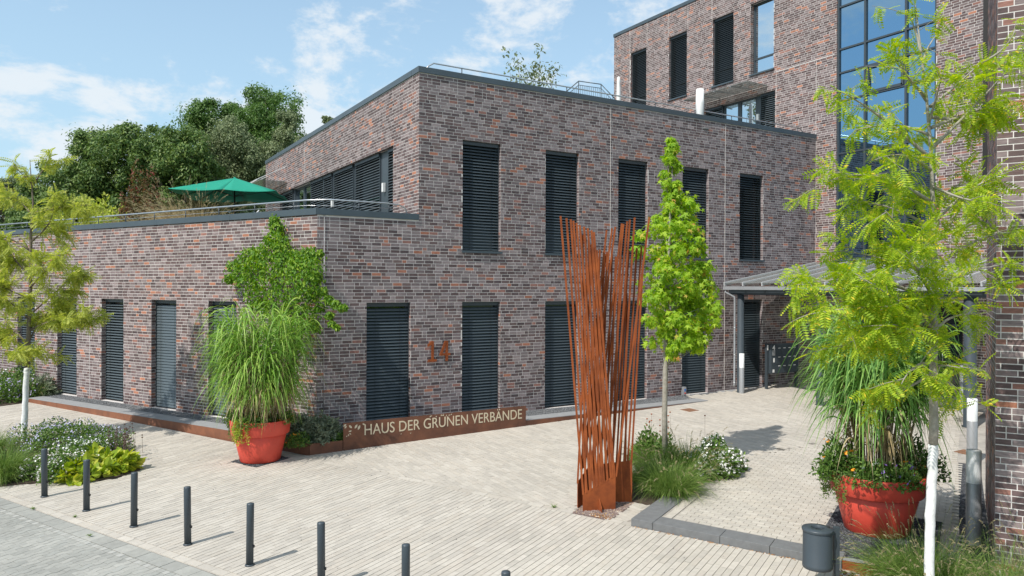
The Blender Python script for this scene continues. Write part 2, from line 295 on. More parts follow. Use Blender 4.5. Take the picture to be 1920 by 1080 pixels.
# ------------------------------------------------------------------ setting: levels and paving
O2 = np.array([-1.018, 16.227]); RA = np.array([0.4455, -0.8953]); SB = np.array([0.8953, 0.4455])   # along the road edge / away from the road
def XY(a, b): return O2 + a * RA + b * SB
def AB(x, y): d = np.array([x, y]) - O2; return float(d @ RA), float(d @ SB)
def zl(x, y): return -0.26 + .02 * (x - 4.5) + .024 * (y - 16.16)          # lower plaza, falling to the road
def zu(x, y): return -0.25 + .0094 * (x - 7.8) + .0198 * (y - 9.1)         # raised forecourt
def zb(x, y):
    a, b = AB(x, y); t = min(1, max(0, (a - 8.8) / 2.0)); t2 = min(1, max(0, (b - 6.2) / 2.6)); w = t * t * (3 - 2 * t) * t2 * t2 * (3 - 2 * t2); return zl(x, y) * (1 - w) + zu(x, y) * w
LN = np.array([0.8862, 0.4634]); LD = np.array([-0.4634, 0.8862]); CA = np.array([5.134, 17.452])      # left wall: inward normal, direction, corner
def LP(t, off): return CA + t * LD - off * LN
Y0, XU, XT = 17.452, 7.771, 23.754
WC = np.array([10.64, 5.04])                                                # corner of the near right wing
def proj(p):
    d = np.asarray(p, float) - EYE; z = d @ C_F
    return 960 + F_PX * (d @ C_R) / z, 540 - F_PX * (d @ C_U) / z, z
def in_view(p, mg=0):
    u, v, z = proj(p); return z > 0.5 and -mg < u < 1920 + mg and -mg < v < 1080 + mg

g = MB(); g.add([(-700, -700, -1.3), (700, -700, -1.3), (700, 700, -1.3), (-700, 700, -1.3)], [(0, 1, 2, 3)])
tag(g.build('ground', M['grass']), kind='structure')

def clip(poly, p, nv):                    # keep the side where (q - p) . nv >= 0
    out = []
    for i in range(len(poly)):
        a, b = poly[i], poly[(i + 1) % len(poly)]; da = (a[0] - p[0]) * nv[0] + (a[1] - p[1]) * nv[1]; db = (b[0] - p[0]) * nv[0] + (b[1] - p[1]) * nv[1]
        if da >= 0: out.append(a)
        if (da >= 0) != (db >= 0): t = da / (da - db); out.append((a[0] + t * (b[0] - a[0]), a[1] + t * (b[1] - a[1])))
    return out
def area(p): return 0.5 * sum(p[i][0] * p[(i + 1) % len(p)][1] - p[(i + 1) % len(p)][0] * p[i][1] for i in range(len(p)))
def lay(parent, polys, zf, mat_all, mat_one, n_one, depth=0.012, name='paver', jit=0.0016):
    """polys: list of xy polygons -> the n_one largest in view as their own objects, the rest joined"""
    sc = []
    for i, p in enumerate(polys):
        cx = sum(q[0] for q in p) / len(p); cy = sum(q[1] for q in p) / len(p); c = (cx, cy, zf(cx, cy)); u, v, z = proj(c)
        vis = z > 0.5 and 4 < u < 1916 and 4 < v < 1076
        sc.append((abs(area(p)) / z ** 3 if vis else 0, i))
    ones = set(i for s_, i in sorted(sc, reverse=True)[:n_one] if s_ > 0)
    mb = MB()
    for i, p in enumerate(polys):
        if area(p) < 0: p = p[::-1]
        n = len(p); j = random.uniform(-jit, jit); tx, ty = random.uniform(-.004, .004), random.uniform(-.004, .004)
        cx, cy = p[0]
        top = [(x, y, zf(x, y) + j + tx * (x - cx) + ty * (y - cy)) for x, y in p]; bot = [(x, y, z - depth) for x, y, z in top]
        fs = [tuple(range(n))] + [(k, n + k, n + (k + 1) % n, (k + 1) % n) for k in range(n)]
        if i in ones: MB().add(top + bot, fs).build(name, mat_one, parent)
        else: mb.add(top + bot, fs)
    o = mb.build(name + 's', mat_all, parent); tag(o, kind='stuff'); return o
def rows(origin, e, f, lo, hi, width, lens, gap, gape, convex, excl=None, stagger=None):
    """rows of pavers along e, one beside the next along f, clipped to the convex half planes"""
    out = []; k = 0; y = lo[1]
    while y < hi[1]:
        x = lo[0] - random.uniform(0, 0.3) if stagger is None else lo[0] - (k % 2) * stagger
        while x < hi[0]:
            L = random.choice(lens); x1 = x + L
            q = [origin + (x + gape / 2) * e + (y + gap / 2) * f, origin + (x1 - gape / 2) * e + (y + gap / 2) * f, origin + (x1 - gape / 2) * e + (y + width - gap / 2) * f, origin + (x + gape / 2) * e + (y + width - gap / 2) * f]
            c = (q[0] + q[2]) / 2
            if not (excl and excl(c[0], c[1])):
                p = [tuple(v) for v in q]
                for pt, nv in convex:
                    p = clip(p, pt, nv)
                    if len(p) < 3: break
                if len(p) >= 3 and abs(area(p)) > 0.0015: out.append(p)
            x = x1
        y += width; k += 1
    return out
def sheet(name, poly, zf, m, parent=None, dz=0.0, step=None):
    o = MB(); P = [(x, y, zf(x, y) + dz) for x, y in poly]
    if area(poly) < 0: P = P[::-1]
    o.add(P, [tuple(range(len(P)))]); return o.build(name, m, parent)
ab = lambda *l: [tuple(XY(a, b)) for a, b in l]

# lower plaza: narrow pavers square to the road
left_bed = ab((-0.75, 0.22), (-0.3, 0.85), (0.45, 1.30), (0.62, 1.75), (0.5, 2.35), (-1.5, 3.25), (-4.2, 3.1), (-4.75, 2.3), (-4.8, 0.2))
def inside(poly, x, y):
    c = False
    for i in range(len(poly)):
        x0, y0 = poly[i]; x1, y1 = poly[i - 1]
        if (y0 > y) != (y1 > y) and x < (x1 - x0) * (y - y0) / (y1 - y0) + x0: c = not c
    return c
plaza = sheet('plaza_paving', ab((-30, 0), (25, 0), (25, 4.92), (-30, 4.92)), zl, M['joint'], dz=-0.009); tag(plaza, kind='structure')
potL_ab = (1.92, 4.2)
def exA(x, y):
    a, b = AB(x, y); return inside(left_bed, x, y) or (1.49 < a < 2.36 and 3.75 < b < 4.65) or (a > 13.35 and b > 2.6) or a < -16 or a > 19
PA = rows(XY(0, 0), SB, RA, (0.16, -16.0), (4.74, 19.0), 0.0985, [0.22, 0.26, 0.30, 0.30, 0.36], 0.0095, 0.004, [(XY(0, 0.16), SB), (XY(0, 4.735), -SB)], exA)
PA += rows(XY(0, 0), RA, SB, (-16, 0.012), (19, 0.10), 0.138, [0.28, 0.30], 0.008, 0.006, [], None)
PA += rows(XY(0, 0), RA, SB, (-16, 4.742), (10.27, 4.80), 0.15, [0.3], 0.010, 0.006, [], lambda x, y: exA(x, y) or 9.16 < AB(x, y)[0] < 9.9)
lay(plaza, PA, zl, M['paver'], M['paver_one'], 300)
# upper part of the plaza and the way to the door: rows square to the facade
front = [tuple(XY(-14, 4.9))]
upl = MB(); gx = np.arange(1.0, 24.3, 0.75); gy = np.arange(8.5, 17.6, 0.7)
vid = {}; vv = []; ff = []
for ix, x in enumerate(gx):
    for iy, y in enumerate(gy): vid[ix, iy] = len(vv); vv.append((x, y, zb(x, y) - 0.012))
ok_cell = lambda x, y: AB(x, y)[1] > 4.2 and (y > 10.2 or AB(x, y)[0] < 10.9) and (AB(x, y)[1] - 6.0 < 0 or y < 17.5)
for ix in range(len(gx) - 1):
    for iy in range(len(gy) - 1):
        if all(ok_cell(gx[ix + i], gy[iy + j]) for i in (0, 1) for j in (0, 1)): ff.append((vid[ix, iy], vid[ix + 1, iy], vid[ix + 1, iy + 1], vid[ix, iy + 1]))
upl.add([(*XY(a_, b_), zl(*XY(a_, b_)) - 0.03) for a_, b_ in ((8.8, 4.75), (10.32, 4.75), (10.32, 6.4), (8.8, 6.4))][::-1], [(0, 1, 2, 3)]); upl.add(vv, ff, True); up = upl.build('entrance_paving', M['joint']); tag(up, kind='structure')
bed_ab = [(9.3, 5.95), (9.95, 5.85), (10.35, 5.9), (10.72, 6.3), (10.78, 7.6), (10.72, 8.7), (10.3, 9.35), (9.6, 9.3), (9.15, 8.0), (9.1, 6.6)]
mid_bed = ab(*bed_ab)
def exB(x, y):
    a, b = AB(x, y)
    if (9.16 < a < 9.90 and b < 5.86) or (a > 10.27 and y < 10.95) or inside(mid_bed, x, y): return True
    if x > 16.85 and y > 16.75 - (0.0 if x < 18.6 else 0.0): return True
    return x > 23.7 or y < 8.8
PB = rows(np.array([0.0, 0.0]), np.array([0.0, 1.0]), np.array([1.0, 0.0]), (8.6, 4.0), (16.9, 23.7), 0.10, [0.24, 0.30, 0.30, 0.36], 0.007, 0.005, [(XY(0, 4.9), SB), ((0, 16.20), (0, -1))], exB)
PB += rows(np.array([0.0, 0.0]), np.array([0.0, 1.0]), np.array([1.0, 0.0]), (16.21, 16.9), (16.95, 23.7), 0.10, [0.30], 0.007, 0.005, [], None)
lay(up, PB, zb, M['paver'], M['paver_one'], 150)
# raised forecourt on the right
fc = sheet('forecourt_paving', ab((10.30, 4.85), (17.5, 4.85), (17.5, 16), (14, 20), (10.30, 9.0)), zu, M['joint'], dz=-0.012); tag(fc, kind='structure')
side_n = np.array([-LN[1], LN[0]])           # from the wing's side wall out over the forecourt
potR = XY(13.62, 6.40)
def exC(x, y):
    a, b = AB(x, y); return inside(mid_bed, x, y) or (12.98 < a < 14.55 and 5.1 < b < 7.35) or y > 10.93 or (np.array([x, y]) - WC) @ np.array([-0.4634, 0.8862]) < 0.42 or x > 23.6
PC = rows(XY(0, 0), RA, SB, (10.86, 5.13), (18, 19), 0.1, [0.2], 0.005, 0.0075, [(XY(10.86, 0), RA), ((0, 10.94), (0, -1))], exC, 0.1)
PC += rows(XY(0, 0), SB, RA, (5.10, 10.70), (6.3, 10.80), 0.13, [0.3], 0.008, 0.005, [], lambda x, y: inside(mid_bed, x, y))
lay(fc, PC, zu, M['paver'], M['paver_one'], 250)
# dark kerb round the raised forecourt
kerb = tag(empty('kerb', (*XY(10.3, 4.75), -0.36)), kind='structure')
ku = lambda x, y: zu(x, y) + 0.004
for a0, a1 in [(10.655, 11.72), (11.726, 12.45), (12.456, 13.42)]:
    recalc(MB().prism(ab((a0, 4.745), (a1, 4.745), (a1, 5.11), (a0, 5.11)), lambda x, y: -0.75, ku).build('kerb_stone', M['kerb'], kerb, 0.006))
for b0, b1 in [(4.745, 5.45), (5.456, 6.20)]:
    recalc(MB().prism(ab((10.285, b0), (10.649, b0), (10.649, b1), (10.285, b1)), lambda x, y: -0.75, ku).build('kerb_stone', M['kerb'], kerb, 0.006))
# road of wavy interlocking pavers
zr = lambda x, y: zl(x, y) - 0.012
road = sheet('road', ab((-40, -0.005), (30, -0.005), (30, -12), (-40, -12)), zr, M['road_joint'], dz=-0.014); tag(road, kind='structure')
PR = []; Lp, Wp = 0.225, 0.1125; wave = lambda t: 0.014 * math.sin(2 * math.pi * t / Lp) * (1 if True else 0)
KN = [(0.0, 0.0), (0.045, 0.016), (0.075, 0.016), (0.145, -0.016), (0.18, -0.016), (0.225, 0.0)]
def wav(ph):
    ph = ph % Lp
    for (p0_, w0_), (p1_, w1_) in zip(KN[:-1], KN[1:]):
        if ph <= p1_ + 1e-9: return w0_ + (w1_ - w0_) * (ph - p0_) / (p1_ - p0_)
    return 0.0
k = 0; a = -9.0
while a < 12.5:
    off = (k % 2) * Lp / 2; b = 0.0 + off
    while b < 6.0:
        g0, g1 = b + 0.003, b + Lp - 0.003
        ks = sorted({g0, g1, *[q for q in (n_ * Lp + p_ for n_ in range(int(b / Lp) - 1, int(b / Lp) + 3) for p_, _ in KN[:-1]) if g0 < q < g1]})
        pts = [(a + wav(q) + 0.003, -0.36 + (Lp / 2 if False else 0) - q) for q in ks] + [(a + Wp + wav(q) - 0.003, -0.36 - q) for q in reversed(ks)]
        if in_view((*XY(a, -0.36 - b), -0.4), 60): PR.append([tuple(XY(*q)) for q in pts])
        b += Lp
    if k % 2: pts = [(a + wav(q) + 0.003, -0.36 - q) for q in (0.0, 0.045, 0.075, Lp / 2 - 0.003)] + [(a + Wp + wav(q) - 0.003, -0.36 - q) for q in (Lp / 2 - 0.003, 0.075, 0.045, 0.0)]; PR.append([tuple(XY(*q)) for q in pts])
    a += Wp; k += 1
lay(road, PR, zr, M['road_paver'], M['road_paver_one'], 300)
EDG = rows(XY(0, 0), RA, SB, (-14, -0.255), (14, -0.02), 0.262, [0.30], 0.007, 0.007, [], None)
lay(road, EDG, zr, M['road_paver'], M['road_paver_one'], 60, name='edging_stone')
tri = []; k = 0; a = -9.0
while a < 12.5:
    tri.append([tuple(XY(*q)) for q in ((a + 0.004, -0.268), (a + 0.108, -0.268), (a + 0.108, -0.354), (a + 0.004, -0.354))])
    a += Wp; k += 1
tri = [t_ for t_ in tri if in_view((*t_[0], -0.4), 30)]
lay(road, tri[::2], zr, M['road_light'], M['road_light'], 60, name='end_stone'); lay(road, tri[1::2], zr, M['road_paver'], M['road_paver_one'], 60, name='filler_stone')
# weeds in the road joints
def weeds():
    pass

# planting beds: soil, gravel
tag(MB().prism(left_bed, lambda x, y: zl(x, y) - 0.3, lambda x, y: zl(x, y) + 0.025).build('left_bed_soil', M['soil']), kind='structure')
recalc(bpy.data.objects['left_bed_soil'])
recalc(tag(MB().prism(mid_bed, lambda x, y: zb(x, y) - 0.4, lambda x, y: zb(x, y) + 0.02).build('middle_bed_soil', M['soil']), kind='structure'))
recalc(tag(MB().prism(ab((13.36, 2.62), (13.47, 4.70), (24, 4.70), (24, 2.62)), lambda x, y: zl(x, y) - 0.5, lambda x, y: zl(x, y) + 0.012).build('right_bed_soil', M['mulch']), kind='structure'))
recalc(tag(MB().prism([tuple(LP(11.4, 1.0)), tuple(LP(11.4, 0)), tuple(LP(30, 0)), tuple(LP(30, 4)), tuple(XY(-9.6, 3.2)), tuple(XY(-9.5, 4.9))][::-1], -0.6, lambda x, y: zl(x, y) + 0.02).build('far_left_bed_soil', M['soil']), kind='structure'))
recalc(tag(MB().prism(ab((9.17, 4.785), (9.89, 4.785), (9.89, 5.85), (9.17, 5.85)), -0.8, lambda x, y: zb(x, y) - 0.004).build('sculpture_gravel', M['gravel_red']), kind='structure'))
recalc(tag(MB().prism(ab((1.50, 3.76), (2.35, 3.76), (2.35, 4.64), (1.50, 4.64)), -0.8, lambda x, y: zl(x, y) + 0.004).build('left_pot_gravel', M['gravel_black']), kind='structure'))
recalc(tag(MB().prism(ab((12.99, 5.12), (14.54, 5.12), (14.54, 7.34), (12.99, 7.34)), -0.8, lambda x, y: zu(x, y) + 0.004).build('right_pot_gravel', M['gravel_black']), kind='structure'))
# gravel along the walls, concrete slabs, corten edging
gs = MB(); gs.prism([tuple(LP(0.0, 0.02)), tuple(LP(11.4, 0.02)), tuple(LP(11.4, 0.56)), tuple(LP(0.0, 0.56))], -0.7, -0.006)
recalc(tag(gs.build('left_wall_gravel', M['gravel']), kind='structure'))
gs = MB(); gs.prism([(5.3, 16.70), (16.9, 16.70), (16.9, 16.96), (18.62, 16.96), (18.62, 17.45), (5.3, 17.45)], -0.7, -0.012)
recalc(tag(gs.build('front_wall_gravel', M['gravel']), kind='structure'))
gs = MB(); gs.prism([(18.62, 16.80), (23.7, 16.6), (23.7, 17.45), (18.62, 17.45)], -0.7, 0.02); recalc(tag(gs.build('door_apron', M['slab']), kind='structure'))
# loose pebbles that can be told apart on the gravel strips
def pebbles(name, fn, n, m, sz):
    P = np.array([fn() for _ in range(n)]); S = RNG.uniform(0.6, 1.2, (n, 1)) * sz
    base = np.array([(1, 0, 0), (-1, 0, 0), (0, 1, 0), (0, -1, 0), (0, 0, 0.7), (0, 0, -0.7)]); tri_ = np.array([(0, 2, 4), (2, 1, 4), (1, 3, 4), (3, 0, 4), (2, 0, 5), (1, 2, 5), (3, 1, 5), (0, 3, 5)])
    J = base[None] * S[:, :, None] * RNG.uniform(0.7, 1.3, (n, 6, 1)); ang = RNG.uniform(0, 6.3, n); c, s_ = np.cos(ang)[:, None], np.sin(ang)[:, None]
    x = J[:, :, 0] * c - J[:, :, 1] * s_; y = J[:, :, 0] * s_ + J[:, :, 1] * c
    V = np.stack([x + P[:, None, 0], y + P[:, None, 1], J[:, :, 2] + P[:, None, 2]], -1).reshape(-1, 3); F = (tri_[None] + 6 * np.arange(n)[:, None, None]).reshape(-1, 3)
    tag(put(name, fast_mesh(name, V, F, m)), kind='stuff')
PEB = ramp_random(mat('pebble', rough=0.85), [(0, (0.08, 0.085, 0.09)), (0.5, (0.15, 0.155, 0.16)), (1, (0.24, 0.24, 0.24))])
PEBR = ramp_random(mat('pebble_red', rough=0.85), [(0, (0.13, 0.08, 0.065)), (0.5, (0.23, 0.165, 0.145)), (0.9, (0.35, 0.29, 0.25)), (1, (0.5, 0.32, 0.12))])
PEBK = ramp_random(mat('pebble_black', rough=0.8), [(0, (0.02, 0.022, 0.026)), (0.6, (0.06, 0.062, 0.07)), (1, (0.14, 0.145, 0.15))])
_u = random.uniform
pebbles('left_gravel_stones', lambda: (*LP(_u(0.1, 11.3), _u(0.04, 0.54)), 0.0), 6000, PEB, 0.016)
pebbles('front_gravel_stones', lambda: (_u(10.3, 18.6), _u(16.72, 17.43), -0.005), 3500, PEB, 0.016)
pebbles('sculpture_gravel_stones', lambda: (lambda q: (q[0], q[1], zb(*q)))(XY(_u(9.18, 9.88), _u(4.8, 5.84))), 2600, PEBR, 0.013)
pebbles('pot_gravel_stones', lambda: (lambda q: (q[0], q[1], zu(*q) + 0.006))(XY(_u(13.0, 14.52), _u(5.14, 7.3))), 5000, PEBK, 0.016)
pebbles('left_pot_gravel_stones', lambda: (lambda q: (q[0], q[1], zl(*q) + 0.008))(XY(_u(1.51, 2.34), _u(3.77, 4.63))), 1400, PEBK, 0.015)
LITTER = ramp_random(mat('litter', rough=0.85), [(0, (0.14, 0.07, 0.03)), (0.4, (0.36, 0.17, 0.05)), (0.7, (0.50, 0.27, 0.10)), (0.85, (0.75, 0.72, 0.68)), (1, (0.8, 0.78, 0.74))])
pebbles('fallen_leaves_in_bed', lambda: (lambda q: (q[0], q[1], zl(*q) + 0.018))(XY(_u(13.4, 15.2), _u(2.65, 4.65))), 2600, LITTER, 0.02)
pebbles('fallen_leaves_by_kerb', lambda: (lambda q: (q[0], q[1], zl(*q) + 0.004))(XY(10.3 + 3.1 * _u(0, 1), 4.735 - 0.05 * _u(0, 1) ** 2)), 110, LITTER, 0.013)
pebbles('fallen_leaves_at_sculpture', lambda: (lambda q: (q[0], q[1], zb(*q) + 0.01))(XY(9.5 + 0.38 * _u(0, 1), 4.80 + 0.16 * _u(0, 1) ** 2)), 90, LITTER, 0.012)
pebbles('crumbs_on_paving', lambda: (lambda q: (q[0], q[1], zl(*q) + 0.004))(XY(_u(-2, 13), _u(0.3, 4.7))), 90, PEBK, 0.009)

edging = empty('corten_edging', (4.6, 16.2, -0.2), 'long low rusty steel edging round the brick corner with grey slabs on top', 'edging')
cE = (4.60, 16.20)
def plate(name, p, q, zt, m, parent, th=0.012, zbot=-0.6):
    d = nrm(np.array(q) - np.array(p)); nn = np.array([-d[1], d[0]]) * th / 2
    poly = [tuple(np.array(p) + nn), tuple(np.array(q) + nn), tuple(np.array(q) - nn), tuple(np.array(p) - nn)]
    return recalc(MB().prism(poly, zbot, zt).build(name, m, parent))
t0 = (np.array(cE) - CA) @ LD
ends = [cE] + [tuple(LP(t, 1.03)) for t in (1.2, 4.2, 7.2, 9.6, 11.3)]
for p, q in zip(ends[:-1], ends[1:]):
    d = nrm(np.array(q) - np.array(p)) * 0.003; plate('side_panel', np.array(p) + d, np.array(q) - d, 0.0, M['corten_mid'] if p is not cE else M['corten_dark'], edging)
plate('side_panel', (4.61, 16.195), (5.36, 16.195), -0.005, M['corten_dark'], edging)
plate('front_panel', (10.275, 16.205), (13.4, 16.205), -0.012, M['corten_dark'], edging); plate('front_panel', (13.404, 16.205), (16.9, 16.205), -0.02, M['corten_dark'], edging)
t = 1.45
while t < 11.2:
    t1 = min(t + 1.0, 11.3); recalc(MB().prism([tuple(LP(t + .003, 0.57)), tuple(LP(t1 - .003, 0.57)), tuple(LP(t1 - .003, 1.02)), tuple(LP(t + .003, 1.02))], -0.15, 0.012).build('slab', M['slab'], edging, 0.004)); t = t1
x = 10.29
while x < 16.8:
    x1 = min(x + 1.0, 16.95); recalc(MB().prism([(x + .003, 16.215), (x1 - .003, 16.215), (x1 - .003, 16.69), (x + .003, 16.69)], -0.15, 0.004).build('slab', M['slab'], edging, 0.004)); x = x1
recalc(tag(MB().prism([(4.63, 16.215), (5.36, 16.215), (5.9, 16.69), (5.9, 17.44), tuple(CA), tuple(LP(1.44, 0.0)), tuple(LP(1.44, 1.02))], -0.7, -0.035).build('corner_planter_soil', M['soil']), kind='structure'))
# rusty edging under the right pot
e2 = empty('corten_retaining_strip', (*XY(13.5, 4.75), -0.5), 'rusty steel retaining strip below the large right-hand orange pot', 'edging')
for a0, a1 in ((13.43, 15.4), (15.404, 18.0)):
    P0, P1 = XY(a0, 4.75), XY(a1, 4.75); plate('panel', P0, P1, float(zu(*P0)) + 0.01, M['corten'], e2, 0.012, -1.0)
    recalc(MB().prism(ab((a0, 4.758), (a1, 4.758), (a1, 4.90), (a0, 4.90)), -0.5, lambda x, y: zu(x, y) + 0.008).build('capping', M['slab'], e2))
recalc(tag(MB().prism(ab((13.43, 4.905), (18.0, 4.905), (18.0, 5.115), (13.43, 5.115)), -0.5, lambda x, y: zu(x, y) + 0.002).build('pot_strip_gravel', M['gravel_black']), kind='structure'))
# gravel beside the wing's side wall
sd = np.array([0.8862, 0.4634]); sn = np.array([-0.4634, 0.8862])
recalc(tag(MB().prism([tuple(WC + sd * -0.2 + sn * 0.01), tuple(WC + sd * 6.4 + sn * 0.01), tuple(WC + sd * 6.4 + sn * 0.40), tuple(WC + sd * -0.2 + sn * 0.40)], -0.7, lambda x, y: zu(x, y) - 0.004).build('side_wall_gravel', M['gravel_black']), kind='structure'))
# flush covers in the paving
for (u, v, lab, hx) in ((1293, 769, 'small rusty cover plate in the pale paving before the facade', 0.19), (1815, 848, 'narrow rusty plate in the paving beside the right-hand light columns', 0.2)):
    q = (EYE + (at(u, v, 1.0) - EYE) * 1.0); dd = at(u, v, 1.0) - EYE; tt = (-0.06 - 3.5) / dd[2] if u < 1500 else (-0.165 - 3.5) / dd[2]; c = EYE + dd * tt
    zf = zb if u < 1500 else zu
    o = recalc(MB().prism([(c[0] - hx, c[1] - hx), (c[0] + hx, c[1] - hx), (c[0] + hx, c[1] + hx), (c[0] - hx, c[1] + hx)], -0.3, lambda x, y: zf(x, y) + 0.006).build('cover_plate', M['rust_plate'])); tag(o, lab, 'cover plate')

# ------------------------------------------------------------------ brick walls
CH = 0.08333; Z_REF = 3.076
class Bricks:
    def __init__(s): s.V = []; s.n = 0; s.rec = []
    def emit(s, o, ex, ey, en, rects, inset=0.03):
        o, ex, ey, en = (np.asarray(q, float) for q in (o, ex, ey, en))
        for x0, x1, y0, y1 in rects: s.rec.append((o, ex, ey, en, x0, x1, y0, y1, inset))
def course_rects(L, z0, z1, openings, rnd, cut0=0.0):
    R = []; k = math.floor((z0 - Z_REF) / CH); 
    while Z_REF + k * CH < z1 - 0.03:
        zc = Z_REF + k * CH; za, zb_ = max(zc + 0.0064, z0), min(zc + CH - 0.0064, z1)
        if zb_ - za > 0.025:
            segs = [(0.0, L)]
            for a, b, oa, ob, *_ in openings:
                if min(ob, zb_) - max(oa, za) > 0.02:
                    ns = []
                    for p, q in segs:
                        if b <= p or a >= q: ns.append((p, q)); continue
                        if a > p: ns.append((p, a))
                        if b < q: ns.append((b, q))
                    segs = ns
            bl = []; x = -rnd.choice([0.0, 0.125, 0.0625, 0.19]); last = 0
            while x < L:
                w = 0.113 if (rnd.random() < 0.20 and last != 1) else 0.238; last = 1 if w < 0.2 else 0
                bl.append((x, x + w)); x += w + 0.0122
            for p, q in segs:
                for a, b in bl:
                    a2, b2 = max(a, p + 0.001), min(b, q - 0.001)
                    if b2 - a2 > 0.03: R.append((a2, b2, za, zb_))
        k += 1
    return R
BOX_F = [(0, 1, 2, 3), (0, 4, 5, 1), (1, 5, 6, 2), (2, 6, 7, 3), (3, 7, 4, 0)]
def brick_corners(r, pr):
    o, ex, ey, en, x0, x1, y0, y1, ins = r
    P = [o + x * ex + y * ey + pr * en for x, y in ((x0, y0), (x1, y0), (x1, y1), (x0, y1))]
    return P + [p - en * ins for p in P]
SHARED = {}
def finish_bricks(br, wall_part, m_all, m_one, n_one, region=None):
    rec = br.rec; sc = []
    if n_one:
        for i, (o, ex, ey, en, x0, x1, y0, y1, ins) in enumerate(rec):
            c = o + (x0 + x1) / 2 * ex + (y0 + y1) / 2 * ey; u, v, z = proj(c)
            ok = z > 0.5 and 2 < u < 1918 and 2 < v < 1078 and (region is None or region(c)) and (EYE - c) @ en > 0
            fs = abs((EYE - c) @ en) / np.linalg.norm(EYE - c)
            sc.append(((x1 - x0) * (y1 - y0) * fs / z ** 2 if ok else 0, i))
    ones = set(i for s_, i in sorted(sc, reverse=True)[:n_one] if s_ > 0)
    V = []; F = []; nb = 0
    for i, r in enumerate(rec):
        pr = 0.0022 + RNG.uniform(-0.0008, 0.0012)
        if i in ones:
            o, ex, ey, en, x0, x1, y0, y1, ins = r; key = (round(x1 - x0, 3), round(y1 - y0, 4), m_one.name)
            if key not in SHARED:
                w, h = x1 - x0, y1 - y0; mb = MB(); mb.add([(-w / 2, -h / 2, 0), (w / 2, -h / 2, 0), (w / 2, h / 2, 0), (-w / 2, h / 2, 0), (-w / 2, -h / 2, -.03), (w / 2, -h / 2, -.03), (w / 2, h / 2, -.03), (-w / 2, h / 2, -.03)], BOX_F)
                SHARED[key] = mb.mesh('brick', m_one)
            ob = put('brick', SHARED[key], wall_part); c = o + (x0 + x1) / 2 * ex + (y0 + y1) / 2 * ey + pr * en
            X = ex if np.dot(np.cross(ex, ey), en) > 0 else -ex
            mm = Matrix.Identity(4)
            for q in range(3): mm[q][0], mm[q][1], mm[q][2], mm[q][3] = X[q], ey[q], en[q], c[q]
            ob.matrix_basis = mm
        else:
            V += brick_corners(r, pr); F += [[q + nb for q in f] for f in BOX_F]; nb += 8
    if V: tag(put('bricks', fast_mesh('bricks', np.array(V), np.array(F), m_all), wall_part), kind='stuff')
def brick_wall(parent, P0, d, nv, L, z0, z1, openings=(), m_all='brick', n_one=0, region=None, seed=1, joints=(), name='wall', notch=None):
    P0 = np.array([P0[0], P0[1], 0.0]); d3 = np.array([d[0], d[1], 0.0]); n3 = np.array([nv[0], nv[1], 0.0]); up = np.array([0, 0, 1.0])
    W = lambda s, z, out=0.0: P0 + s * d3 + z * up + out * n3
    nt_ = [(-9.0, notch[0], notch[1], 99.0)] if notch else []
    mb = MB(); xs = sorted({0.0, L, *([notch[0]] if notch else []), *[o[0] for o in openings], *[o[1] for o in openings]}); zs = sorted({z0, z1, *([notch[1]] if notch else []), *[max(z0, o[2]) for o in openings], *[min(z1, o[3]) for o in openings]})
    for i in range(len(xs) - 1):
        for j in range(len(zs) - 1):
            cx, cz = (xs[i] + xs[i + 1]) / 2, (zs[j] + zs[j + 1]) / 2
            if any(o[0] < cx < o[1] and o[2] < cz < o[3] for o in list(openings) + nt_): continue
            mb.quad(W(xs[i], zs[j]), W(xs[i + 1], zs[j]), W(xs[i + 1], zs[j + 1]), W(xs[i], zs[j + 1]))
    br = Bricks(); rnd = random.Random(seed)
    br.emit(P0, d3, up, n3, course_rects(L, z0, z1, list(openings) + nt_, rnd))
    for a, b, za, zb_, dep in openings:
        for s_, dirn in ((a, 1), (b, -1)):
            mb.quad(W(s_, za), W(s_, za, -dep), W(s_, zb_, -dep), W(s_, zb_))
            k = math.floor((za - Z_REF) / CH + 0.01); rr = []
            while Z_REF + k * CH < zb_ - 0.02:
                zc = Z_REF + k * CH; lo = max(zc + .006, za); hi = min(zc + CH - .006, zb_)
                if hi - lo > 0.02:
                    if k % 2: rr.append((0.004, min(0.115, dep - .02), lo, hi)); rr.append((0.127, max(0.15, dep - 0.01), lo, hi)) if dep > 0.16 else None
                    else: rr.append((0.004, dep - 0.01, lo, hi))
                k += 1
            br.emit(W(s_, 0), -n3, up, d3 * dirn, rr)
        mb.quad(W(a, zb_), W(b, zb_), W(b, zb_, -dep), W(a, zb_, -dep)); mb.quad(W(a, za), W(a, za, -dep), W(b, za, -dep), W(b, za))
        rr = []; x = a + 0.004
        while x < b - 0.03: rr.append((x, min(x + 0.24, b - .004), 0.004, min(0.115, dep - .01))); x += 0.25
        br.emit(P0 + zb_ * up, d3, -n3, -up, rr)
    wp = mb.build(name, M['mortar'], parent)
    finish_bricks(br, wp, M[m_all], M[m_all + '_one'], n_one, region)
    for s_, za, zb_ in joints: 
        j = MB(); j.box(W(s_, (za + zb_) / 2, 0.004), (0.006, 0.006, (zb_ - za) / 2), (d3, n3, up)); j.build('movement_joint', M['mortar'], parent)
    return W, d3, n3, wp
SLAT_BUDGET = [0]
